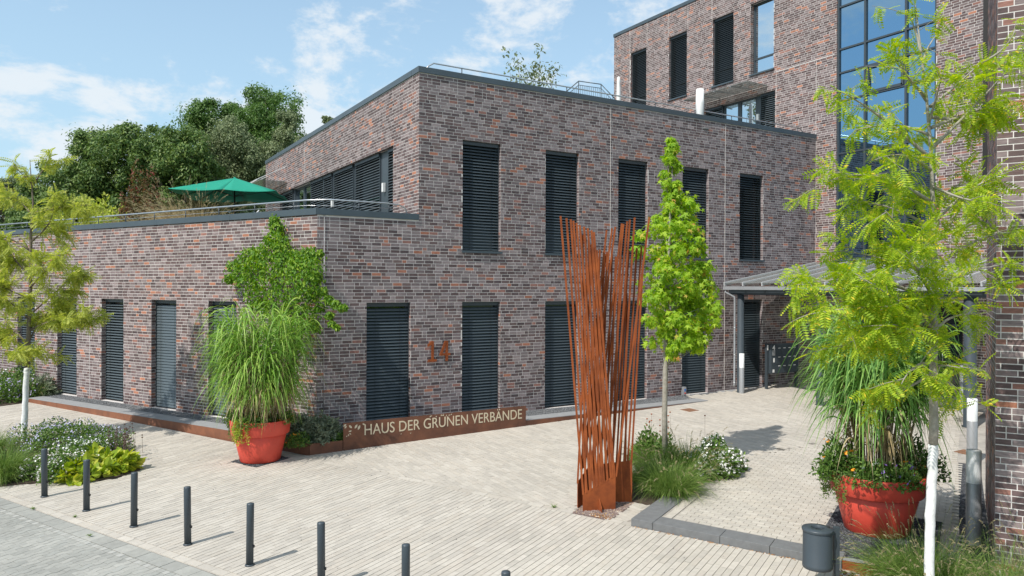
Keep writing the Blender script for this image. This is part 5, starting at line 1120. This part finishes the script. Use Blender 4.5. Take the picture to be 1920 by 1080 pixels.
# ---- small sparse tree on the roof terrace
d_ = 31.0; rt = empty('roof_tree', tuple(at(1000, 170, d_)), 'sparse little tree sticking up behind the roof edge', 'tree'); q = MB(); cl = []
rb_ = at(997, 240, d_)
for (u_, v_) in ((955, 130), (970, 108), (978, 150), (1000, 140), (1012, 98), (1010, 120), (1030, 130), (1042, 125), (985, 128), (960, 150), (1020, 155), (995, 158), (1035, 150)):
    e = at(u_, v_, d_ + RNG.uniform(-.5, .5)); q.tube(limb(rb_, e, 6, .07), [.03, .022, .016, .012, .008, .004], 5); cl += [e, e * .8 + rb_ * .2 + RNG.normal(size=3) * .15, e + RNG.normal(size=3) * .2]
q.build('branches', M['bark'], rt); s = Soup(); s.add(clump_leaves(np.array(cl), np.full((len(cl), 1), .26), 620, OVAL, .15)); s.build('crown', M['leaf_grey'], rt)

# ---- climber on the brick corner
vn = empty('climbing_plant', (*LP(0.9, 0.1), 0.0), 'green climber spilling over the brick corner above the reed pot', 'climber')
def vp(u, v, off): d = at(u, v, 1) - EYE; nn = np.append(LN, 0); p0 = np.append(CA - LN * off, 0); tt = ((p0 - EYE) @ nn) / (d @ nn); return EYE + d * tt
cl, cr_ = [], []
for (u_, v_, r_, off) in [(514, 412, .10, .12), (520, 428, .16, .14), (512, 445, .2, .18), (525, 452, .22, .22), (505, 465, .24, .24), (530, 470, .24, .28), (490, 480, .24, .26), (470, 478, .2, .22), (455, 492, .2, .22), (437, 500, .14, .2), (480, 500, .28, .34), (505, 500, .3, .4), (535, 495, .28, .36), (555, 485, .2, .34), (575, 480, .2, .36), (560, 505, .28, .44), (585, 500, .24, .42), (450, 515, .22, .28), (430, 522, .12, .24), (465, 530, .26, .34), (500, 530, .32, .45), (540, 530, .34, .5), (575, 530, .3, .5), (592, 520, .14, .46), (480, 555, .26, .36), (520, 560, .32, .45), (560, 560, .32, .48), (588, 552, .16, .5), (606, 545, .09, .5), (490, 575, .22, .36), (530, 590, .3, .4), (575, 590, .26, .42), (600, 575, .10, .5), (616, 560, .08, .5), (555, 615, .2, .36), (525, 615, .2, .34), (628, 568, .07, .5), (618, 590, .07, .5), (640, 576, .05, .5), (622, 605, .05, .5), (632, 612, .04, .5), (590, 610, .14, .44), (585, 478, .14, .36), (600, 474, .06, .36), (645, 575, .05, .5)]:
    cl.append(vp(u_, v_, off * (1.6 if r_ > .2 else 1.15))); cr_.append(r_ * 1.12)
s = Soup(); s.add(clump_leaves(np.array(cl), np.array(cr_)[:, None], 12500, OVAL, .082, .35, .7)); s.build('foliage', M['leaf_vine'], vn)
q = MB()
for k in range(26):
    e = cl[RNG.integers(0, len(cl))]; a = np.append(LP(0.9 + RNG.uniform(-.25, .25), .1), 2.6 + RNG.uniform(0, 1)); q.tube(limb(a, e + RNG.normal(size=3) * .12, 6, .1, -.15), [.008, .007, .006, .005, .004, .002], 4, False)
for k in range(3): q.tube([(*LP(0.8 + .15 * k, .08), 0.0), (*LP(0.85 + .1 * k, .10), 1.4), (*LP(0.9 + .05 * k, .12), 3.2)], [.02, .018, .014], 6)
q.build('stems', M['bark'], vn)

# ---- tall reeds in the pots
def reeds(name, label, c, zs, zt, R, n, ndry, lenr, width, m, ncane, seed, grp, skew=(0, 0), lo_=0.45):
    t = tag(empty(name, (c[0], c[1], zs), label, 'grass', grp), kind='thing'); rs = np.random.default_rng(seed)
    a = rs.uniform(0, 6.283, ncane); r = R * 0.42 * rs.random(ncane) ** .5; b0 = np.stack([c[0] + r * np.cos(a), c[1] + r * np.sin(a), np.full(ncane, zs)], 1)
    h = (zt - zs) * rs.uniform(0.62, 0.98, ncane); out = np.stack([np.cos(a), np.sin(a), np.zeros(ncane)], 1); lean = (0.03 + 0.17 * r / (R * .42))[:, None] * out + rs.normal(size=(ncane, 3)) * 0.03
    d = unit(lean + np.array([0, 0, 1.0])); q = MB()
    for i in range(ncane): q.tube([b0[i], b0[i] + d[i] * h[i] * .5, b0[i] + d[i] * h[i] * .98], [.008, .006, .003], 4, False)
    q.build('canes', M['cane'], t)
    def leaves(nn, lo, hi, m_, nm, droop, lr):
        i = rs.integers(0, ncane, nn); s_ = lo + (hi - lo) * rs.random(nn); p = b0[i] + d[i] * (h[i] * s_)[:, None]; az = rs.uniform(0, 6.283, nn); o_ = np.stack([np.cos(az), np.sin(az), np.zeros(nn)], 1); o_ = unit(o_ + 0.9 * out[i] + np.array([skew[0], skew[1], 0]))
        up_ = rs.uniform(0.55, 1.7, nn)[:, None]; dd = unit(o_ * 0.8 + np.array([0, 0, 1.0]) * up_); L = rs.uniform(*lr, nn); P = arcs(p, dd, L, rs.uniform(*droop, nn), 8, 2.2); k = np.linspace(0, 1, 8)[None]
        Wd = (width * rs.uniform(.7, 1.2, nn))[:, None] * np.sqrt(np.clip(k * 6 + .25, 0, 1)) * (1 - k ** 2.2 * .96); side = np.cross(dd, np.array([0, 0, 1.0])) + 0.25 * rs.normal(size=(nn, 3)); s = Soup(); s.add(strips(P, Wd, side)); s.build(nm, m_, t)
    leaves(n, lo_, 1.0, m, 'blades', (0.6, 1.38), lenr); leaves(ndry, 0.16, 0.6, M['straw'], 'dry_blades', (0.9, 1.7), (lenr[0] * .5, lenr[1] * .55)); return t
reeds('reed_grass', 'tall arching reed grass growing from the left orange pot', PL, ZPL + 0.78, 3.12, 1.0, 2300, 800, (0.7, 1.2), .0145, M['reed'], 170, 4, 'reed grasses in pots', (0, 0), .26)
reeds('reed_grass', 'broad-bladed tall reed grass growing from the right orange pot', PRt, ZPR + 0.80, 3.25, 0.85, 1350, 200, (0.8, 1.3), .018, M['reed_blue'], 120, 5, 'reed grasses in pots', (-.3, .1), .46)

# ---- fountain grass tufts
def tuft(name, label, c, z, R, H, n, nheads, m, seed, grp, bw=.004, headlen=.15, hr=.019):
    t = tag(empty(name, (c[0], c[1], z), label, 'grass', grp), kind='thing'); rs = np.random.default_rng(seed); az = rs.uniform(0, 6.283, n); r0 = R * .25 * rs.random(n) ** .5; o_ = np.stack([np.cos(az), np.sin(az), np.zeros(n)], 1); p0 = np.array([c[0], c[1], z]) + o_ * r0[:, None]; az2 = az + rs.normal(size=n) * .5; o2 = np.stack([np.cos(az2), np.sin(az2), np.zeros(n)], 1)
    L = H * rs.uniform(.75, 1.5, n); dd = unit(o2 * rs.uniform(.15, 1.0, n)[:, None] + np.array([0, 0, 1.0])); P = arcs(p0, dd, L, rs.uniform(.25, .85, n), 6, 2.0); k = np.linspace(0, 1, 6)[None]; s = Soup(); s.add(strips(P, bw * rs.uniform(.7, 1.3, n)[:, None] * (1 - k ** 2 * .95), np.cross(dd, np.array([0, 0, 1.0])) + .3 * rs.normal(size=(n, 3)))); s.build('blades', m, t)
    if nheads:
        az = rs.uniform(0, 6.283, nheads); o_ = np.stack([np.cos(az), np.sin(az), np.zeros(nheads)], 1); dd = unit(o_ * rs.uniform(.1, .95, nheads)[:, None] + np.array([0, 0, 1.0])); L = H * rs.uniform(1.0, 1.55, nheads); P = arcs(np.array([c[0], c[1], z]) + o_ * R * .15, dd, L, rs.uniform(.15, .6, nheads), 6, 2.4)
        s = Soup(); s.add(strips(P, np.full((nheads, 6), .0016), np.cross(dd, np.array([0, 0, 1.0])) + .2)); s.build('stalks', m, t)
        e = P[:, -1]; hd = unit(P[:, -1] - P[:, -2]); q = MB()
        # bristly heads: many short hairs round each tip
        nh = 46; i = np.repeat(np.arange(nheads), nh); w = rs.random(len(i)); base = e[i] + hd[i] * ((w - .35) * headlen)[:, None] + np.array([0, 0, -1.0]) * ((w - .35) ** 2 * headlen * .5)[:, None]; rd = unit(np.cross(hd[i], rs.normal(size=(len(i), 3)))); tip = base + rd * (hr * (1.25 - .8 * np.abs(w - .4)))[:, None] + hd[i] * (hr * 1.2); sd_ = unit(np.cross(rd, hd[i])) * .0028
        V = np.stack([base - sd_, base + sd_, tip], 1).reshape(-1, 3); F = np.arange(len(V)).reshape(-1, 3); put('seed_heads', fast_mesh('seed_heads', V, F, M['seedhead']), t)
    return t
gnd = lambda u, v, zf: on_ground(u, v, zf)
for i, (u_, v_, R, H, n, nh, lab) in enumerate([(1258, 932, .9, .86, 2200, 70, 'front fountain grass of the middle bed, arching over the dark kerb'), (1288, 895, .85, .92, 2000, 60, 'back fountain grass of the middle bed, next to the white flowers'), (1222, 918, .75, .74, 1500, 26, 'darker grass tuft right beside the sculpture base'), (1230, 880, .75, .80, 1400, 34, 'grass tuft around the foot of the sweet gum')]):
    p = gnd(u_, v_, zb); tuft('fountain_grass', lab, p, p[2], R, H, n, nh, M['fountain'], 40 + i, 'fountain grasses in the middle bed', .0042)
for i, (a_, b_, H, n, nh, lab) in enumerate([(14.3, 4.25, .55, 1000, 80, 'fountain grass nearest the litter bin in front of the right pot'), (14.55, 4.30, .58, 900, 70, 'fountain grass just left of the white trunk'), (14.72, 3.75, .5, 800, 60, 'fountain grass at the bottom edge left of the white trunk'), (15.25, 4.2, .58, 900, 70, 'fountain grass just right of the white trunk'), (15.75, 4.35, .62, 900, 70, 'fountain grass in front of the near light column'), (16.2, 4.1, .64, 900, 70, 'fountain grass at the right picture edge before the brick wing'), (15.5, 3.6, .52, 800, 60, 'fountain grass at the lower right corner of the picture')]):
    x, y = XY(a_, b_); tuft('fountain_grass', lab, (x, y), zl(x, y), .7, H * 1.7, int(n * 2.0), int(nh * 1.3), M['fountain'], 60 + i, 'fountain grasses in the right bed', .0036, .11, .012)
# ---- flower mounds
def mound(name, label, c, z, rx, ry, h, n, size, m, fl=(), cat='plant', grp=None, t_=OVAL, seed=1, hollow=.35, low=0.0):
    t = tag(empty(name, (c[0], c[1], z), label, cat, grp), kind='thing'); rs = np.random.default_rng(seed)
    def pts(nn, lo=hollow, top=0.0):
        D = unit(rs.normal(size=(nn, 3))); D[:, 2] = np.abs(D[:, 2]); rad = (lo + (1 - lo) * rs.random((nn, 1)) ** .45) * (1 + .18 * np.sin(D[:, :1] * 7 + seed) + .12 * np.sin(D[:, 1:2] * 9 + 2 * seed))
        P = D * rad * np.array([rx, ry, h]) * 1.0; P[:, 2] = np.maximum(P[:, 2], .02) + top; ca, sa = RA, SB
        return np.stack([c[0] + P[:, 0] * RA[0] + P[:, 1] * SB[0], c[1] + P[:, 0] * RA[1] + P[:, 1] * SB[1], z + P[:, 2] + low], 1), D
    P, D = pts(n); Nn = unit(D * .6 + np.array([0, 0, .6]) + .5 * rs.normal(size=(n, 3))); X = unit(D * .8 + .6 * rs.normal(size=(n, 3))); s = Soup(); s.add(scatter(*t_, P, X, Nn, size * rs.uniform(.65, 1.35, n))); s.build('foliage', m, t)
    for nm, mm, nf, sz, lift in fl:
        P, D = pts(nf, .88, lift); P = P[P[:, 2] > z + h * .18]; s = Soup(); hex_ = [(math.cos(k * math.pi / 3), math.sin(k * math.pi / 3), .12) for k in range(6)] + [(0, 0, 0)]
        s.add(scatter(hex_, [(6, k, (k + 1) % 6) for k in range(6)], P, unit(rs.normal(size=P.shape)), unit(np.array([0, 0, 1.0]) + .45 * rs.normal(size=P.shape)), sz * rs.uniform(.7, 1.25, len(P)))); s.build(nm, M[mm], t)
    return t
p = gnd(1338, 885, zb); mound('white_aster', 'white-flowering bush at the right end of the middle bed', p, p[2], .50, .75, .60, 3000, .085, M['herb'], [('blossoms', 'fl_white', 1700, .023, 0.0)], 'flowers', None, seed=2)
p = gnd(1222, 868, zb); mound('green_perennial', 'bright green leafy perennial between the sculpture and the sweet gum', p, p[2], .45, .6, .62, 2200, .09, M['herb'], (), seed=3)
lb = lambda a_, b_: (lambda q: (q[0], q[1], zl(*q) + .02))(XY(a_, b_))
p = lb(-0.38, 1.25); mound('faded_white_flowers', 'fading white flower clump behind the first bollard', p, p[2], .62, .62, .50, 2600, .06, M['herb'], [('blossoms', 'fl_white', 380, .017, 0.0), ('faded_blossoms', 'fl_pale', 520, .018, 0.0)], 'flowers', seed=4)
p = lb(-1.15, 1.95); mound('white_flower_cushion', 'white flower cushion above the yellow-green leaves in the left bed', p, p[2], .62, .65, .48, 2600, .055, M['herb'], [('blossoms', 'fl_white', 650, .016, 0.0)], 'flowers', seed=5)
p = lb(-2.9, 2.55); mound('lilac_asters', 'lilac asters at the back of the left bed by the white trunk', p, p[2], 1.35, 1.0, .52, 4800, .06, M['herb'], [('blossoms', 'fl_lilac', 900, .015, 0.02), ('pale_blossoms', 'fl_blue', 600, .015, 0.03)], 'flowers', seed=6)
p = lb(-1.5, 2.75); mound('lilac_asters', 'smaller lilac aster clump at the right rear of the left bed', p, p[2], .5, .6, .44, 1600, .06, M['herb'], [('blossoms', 'fl_lilac', 300, .015, 0.02), ('seed_heads', 'fl_brown', 90, .014, 0.08)], 'flowers', seed=7)
for i, (a_, b_, r_, lab) in enumerate([(0.13, 1.33, .30, 'yellow-green hosta between the first and second bollard'), (0.12, 1.80, .34, 'yellow-green hosta right of the second bollard'), (-0.42, 1.92, .30, 'yellow-green hosta behind the second bollard below the white cushion'), (0.20, 2.15, .26, 'yellow-green hosta at the right tip of the left bed')]):
    p = lb(a_, b_); mound('hosta', lab, p, p[2], r_ * 1.15, r_ * 1.1, .30, 250, .17, M['hosta'], (), 'plant', 'hostas at the front of the left bed', BROAD, 20 + i, .25)
for i, (a_, b_, R, H, n, lab) in enumerate([(-1.25, .55, 1.0, .85, 2400, 'large soft green grass clump at the left picture edge'), (-3.3, 1.1, .9, .75, 1700, 'pale grass clump around the foot of the white trunk'), (-0.85, .42, .4, .45, 800, 'low grass clump at the front left of the flower bed')]):
    p = lb(a_, b_); tuft('soft_grass', lab, p, p[2], R, H, n, 40 if i == 1 else 0, M['fountain'], 80 + i, 'soft grasses in the left bed', .004)
# dark seed heads on thin stems
def seed_stems(label, cen, zf, n, spread, H, seed, red=False):
    rs = np.random.default_rng(seed); t = empty('seed_stems', (cen[0], cen[1], zf(cen[0], cen[1])), label, 'plant', 'dry whorled seed stems'); q = MB(); hq = MB()
    for _ in range(n):
        x, y = cen[0] + rs.normal() * spread, cen[1] + rs.normal() * spread; h = H * rs.uniform(.65, 1.1); z = zf(x, y); e = V3(x + rs.normal() * .03, y + rs.normal() * .03, z + h); q.tube([(x, y, z), e], [.004, .0025], 4, False)
        for f in (1.0, .86, .72)[:rs.integers(1, 4)]: c_ = V3(x, y, z) + (e - V3(x, y, z)) * f; hq.lathe(c_, [(0, -.014), (.018, -.006), (.02, .004), (.012, .013), (0, .016)], 7)
    tag(q.build('stems', M['bark'], t), kind='stuff'); tag(hq.build('seed_balls', M['corten'] if red else M['fl_brown'], t), kind='stuff')
c_ = XY(-0.85, 2.75); seed_stems('dark dry seed heads on thin stems at the rear right of the left bed', c_, zl, 26, .20, .62, 1)
c_ = XY(-0.25, 2.5); seed_stems('last few dark seed stems before the shadow on the paving', c_, zl, 7, .12, .62, 2)
p = gnd(1240, 860, zb); seed_stems('rusty whorled seed stems rising round the sweet gum trunk', p, zb, 9, .28, .95, 3, True)
# far left bed
for i, (a_, b_, r_, h_, lab, fl) in enumerate([(-10.3, 4.6, .8, .62, 'pale flowering bush at the left picture edge before the dark wall', [('blossoms', 'fl_lilac', 500, .022, .02)]), (-11.6, 5.3, .9, .75, 'taller green bush behind the pale flowering bush at far left', [('blossoms', 'fl_white', 260, .02, .02)]), (-10.2, 5.5, .55, .6, 'grey-green bush at the end of the rusty edging', [])]):
    p = lb(a_, b_); mound('border_shrub', lab, p, p[2], r_, r_, h_, 2600, .085, M['herb'] if i < 2 else M['lavender'], fl, 'plant', 'shrubs in the far left bed', seed=30 + i)
p = lb(-10.1, 5.2); tuft('soft_grass', 'feathery grass tuft at the near end of the far left bed', p, p[2], .6, .62, 900, 50, M['fountain'], 90, None, .006)
p = at(-10, 575, 30); mound('dark_hedge', 'dark hedge at the left picture edge against the wall', (p[0], p[1]), -0.2, 1.6, 1.2, 3.4, 6000, .16, M['leaf_dark'], (), 'hedge', seed=35)
# corner planter
mound('lavender', 'grey-green lavender bush in the corner planter left of the lettering', (5.02, 16.62), -0.04, .42, .50, .52, 4200, .075, M['lavender'], (), 'plant', seed=41, hollow=.1)
mound('lavender', 'smaller lavender behind the left orange pot', (4.62, 17.25), -0.04, .4, .45, .5, 2600, .075, M['lavender'], (), 'plant', seed=42)
mound('green_cushion', 'small bright green cushion beside the lettered plate', (5.30, 16.42), -0.04, .16, .2, .18, 420, .06, M['herb'], (), 'plant', seed=43)
mound('marigolds', 'low orange-flowered plants between the left pot and the planter edge', (4.42, 16.42), -0.06, .28, .35, .26, 900, .055, M['herb'], [('blossoms', 'fl_orange', 22, .024, .01)], 'flowers', seed=44)
# bedding in the pots
def rim_plant(name, label, c, z, R, ang, rr_, h, n, size, m, fl, seed, low=0.0):
    a = math.radians(ang); mound(name, label, (c[0] + R * math.cos(a), c[1] + R * math.sin(a)), z, rr_, rr_, h, n, size, m, fl, 'flowers', 'bedding plants in the pots', OVAL, seed, .2, low)
vdir = math.degrees(math.atan2(-C_F[1], -C_F[0])); lft = math.degrees(math.atan2(-C_R[1], -C_R[0]))
zP = ZPL + .80
rim_plant('bedding_plant', 'leafy bedding with orange flowers at the left side of the left pot', PL, zP, .50, lft, .26, .34, 1100, .06, M['herb'], [('blossoms', 'fl_orange', 14, .026, .01)], 51)
rim_plant('bedding_plant', 'leafy bedding at the front of the left pot below the reeds', PL, zP, .40, vdir, .32, .24, 1200, .06, M['herb'], [('blossoms', 'fl_orange', 8, .026, .01)], 52)
rim_plant('bedding_plant', 'leafy bedding at the right side of the left pot', PL, zP, .48, lft + 180, .26, .28, 900, .06, M['herb'], [('blossoms', 'fl_orange', 10, .026, .01)], 53)
zP = ZPR + .80
rim_plant('bedding_plant', 'bushy bedding with orange flowers at the left side of the right pot', PRt, zP, .58, lft, .38, .60, 2600, .06, M['herb'], [('blossoms', 'fl_orange', 22, .027, .01)], 54)
rim_plant('bedding_plant', 'white-flowered bedding at the front left of the right pot', PRt, zP, .50, vdir - 38, .30, .36, 1500, .055, M['herb'], [('blossoms', 'fl_white', 34, .024, .01)], 55)
rim_plant('bedding_plant', 'violet daisies at the front of the right pot', PRt, zP, .52, vdir + 12, .32, .34, 1500, .055, M['herb'], [('blossoms', 'fl_violet', 46, .026, .01), ('orange_blossoms', 'fl_orange', 6, .026, .02)], 56)
rim_plant('bedding_plant', 'dark red flowers at the front right of the right pot', PRt, zP, .52, vdir + 45, .2, .18, 600, .055, M['herb'], [('blossoms', 'fl_red', 26, .022, .01)], 57)
rim_plant('bedding_plant', 'dark leafy bedding hanging over the right side of the right pot', PRt, zP, .60, lft + 180, .40, .58, 2400, .06, M['leaf_mid'], [('blossoms', 'fl_orange', 12, .026, .01)], 58)
def trailing(label, c, R, zt, ang, spread, n, drop, m, seed, lean=0.05):
    rs = np.random.default_rng(seed); a0 = math.radians(ang); t = empty('trailing_plant', (c[0] + R * math.cos(a0), c[1] + R * math.sin(a0), zt), label, 'plant', 'trailing plants over the pot rims'); pos = []; q = MB()
    for _ in range(n):
        a = a0 + rs.normal() * spread; d = V3(math.cos(a), math.sin(a), 0); p0 = V3(c[0], c[1], zt + .05) + d * (R - .08); L = drop * rs.uniform(.4, 1.0); P = [p0, V3(c[0], c[1], zt + .04) + d * (R + .02)] + [V3(c[0], c[1], zt - L * s_) + d * (R + .025 + lean * rs.random() - .06 * s_ * L) for s_ in (.25, .5, .75, 1)]; q.tube(P, .0022, 4, False)
        P = np.array(P); w = rs.random(int(70 * L) + 14) * 4.99; i = w.astype(int); pos += list(P[i] + (P[i + 1] - P[i]) * (w - i)[:, None] + rs.normal(size=(len(w), 3)) * .014)
    pos = np.array(pos); q.build('stems', M['cane'], t); s = Soup(); s.add(scatter(*OVAL, pos, unit(rs.normal(size=pos.shape) + V3(0, 0, -.5)), unit(np.append(np.array([-C_F[0], -C_F[1]]), .5) + .6 * rs.normal(size=pos.shape)), .035 * rs.uniform(.7, 1.3, len(pos)))); s.build('leaves', m, t)
trailing('pale trailing plant hanging over the front of the left orange pot', PL, .625, ZPL + .89, vdir - 22, .20, 26, .46, M['hosta'], 61)
trailing('leafy trails at the left shoulder of the left orange pot', PL, .625, ZPL + .89, lft - 10, .25, 18, .40, M['herb'], 62)
trailing('thin green trails at the left shoulder of the right orange pot', PRt, .69, ZPR + .905, lft + 4, .28, 20, .42, M['herb'], 63, .12)
trailing('dark trails over the right shoulder of the right orange pot', PRt, .69, ZPR + .905, lft + 172, .22, 18, .45, M['leaf_mid'], 64, .10)
# terrace planting
for i, (u_, d_, H, lab) in enumerate([(345, 24.5, .85, 'tan feathery grass behind the terrace handrail, left of the parasol pole'), (318, 25.5, .8, 'tan feathery grass beside the reddish terrace shrub'), (378, 23.6, .7, 'low tan grass right under the left rim of the parasol'), (270, 27, .55, 'low tan grass in front of the reddish terrace shrub'), (150, 31, .6, 'tan grass on the terrace near the left tree'), (215, 29, .55, 'tan grass left of the reddish terrace shrub')]):
    p = at(u_, 400, d_); tuft('terrace_grass', lab, p, 4.95, .6, H * 2.1, 900, 130, M['straw'], 120 + i, 'tan grasses on the terrace', .008, .26, .03)
p = at(268, 380, 30.5); mound('russet_shrub', 'reddish-brown shrub on the terrace against the dark trees', (p[0], p[1]), 4.9, .95, .95, 3.1, 4200, .15, M['russet'], (), 'shrub', seed=71)
p = at(190, 390, 33.0); mound('light_green_shrub', 'light green shrub on the terrace left of the reddish shrub', (p[0], p[1]), 4.9, 1.4, 1.0, 2.2, 3600, .17, M['leaf_locust_far'], (), 'shrub', seed=72)
p = at(110, 400, 34.0); mound('light_green_shrub', 'second light green shrub on the terrace behind the left tree', (p[0], p[1]), 4.9, 1.3, 1.0, 1.8, 3000, .17, M['leaf_locust_far'], (), 'shrub', seed=73)
# weeds in the joints
for i, (u_, v_, lab) in enumerate([(62, 955, 'tiny weed at the road edge, first from the left'), (140, 970, 'tiny weed at the road edge, second from the left'), (168, 1005, 'tiny weed at the road edge, last on the right'), (1039, 952, 'small grass weed in the paving left of the sculpture')]):
    p = gnd(u_, v_, zl); tuft('joint_weed', lab, p, p[2] + .002, .05, .10 if i == 3 else .07, 40, 0, M['fountain'], 140 + i, None, .003)
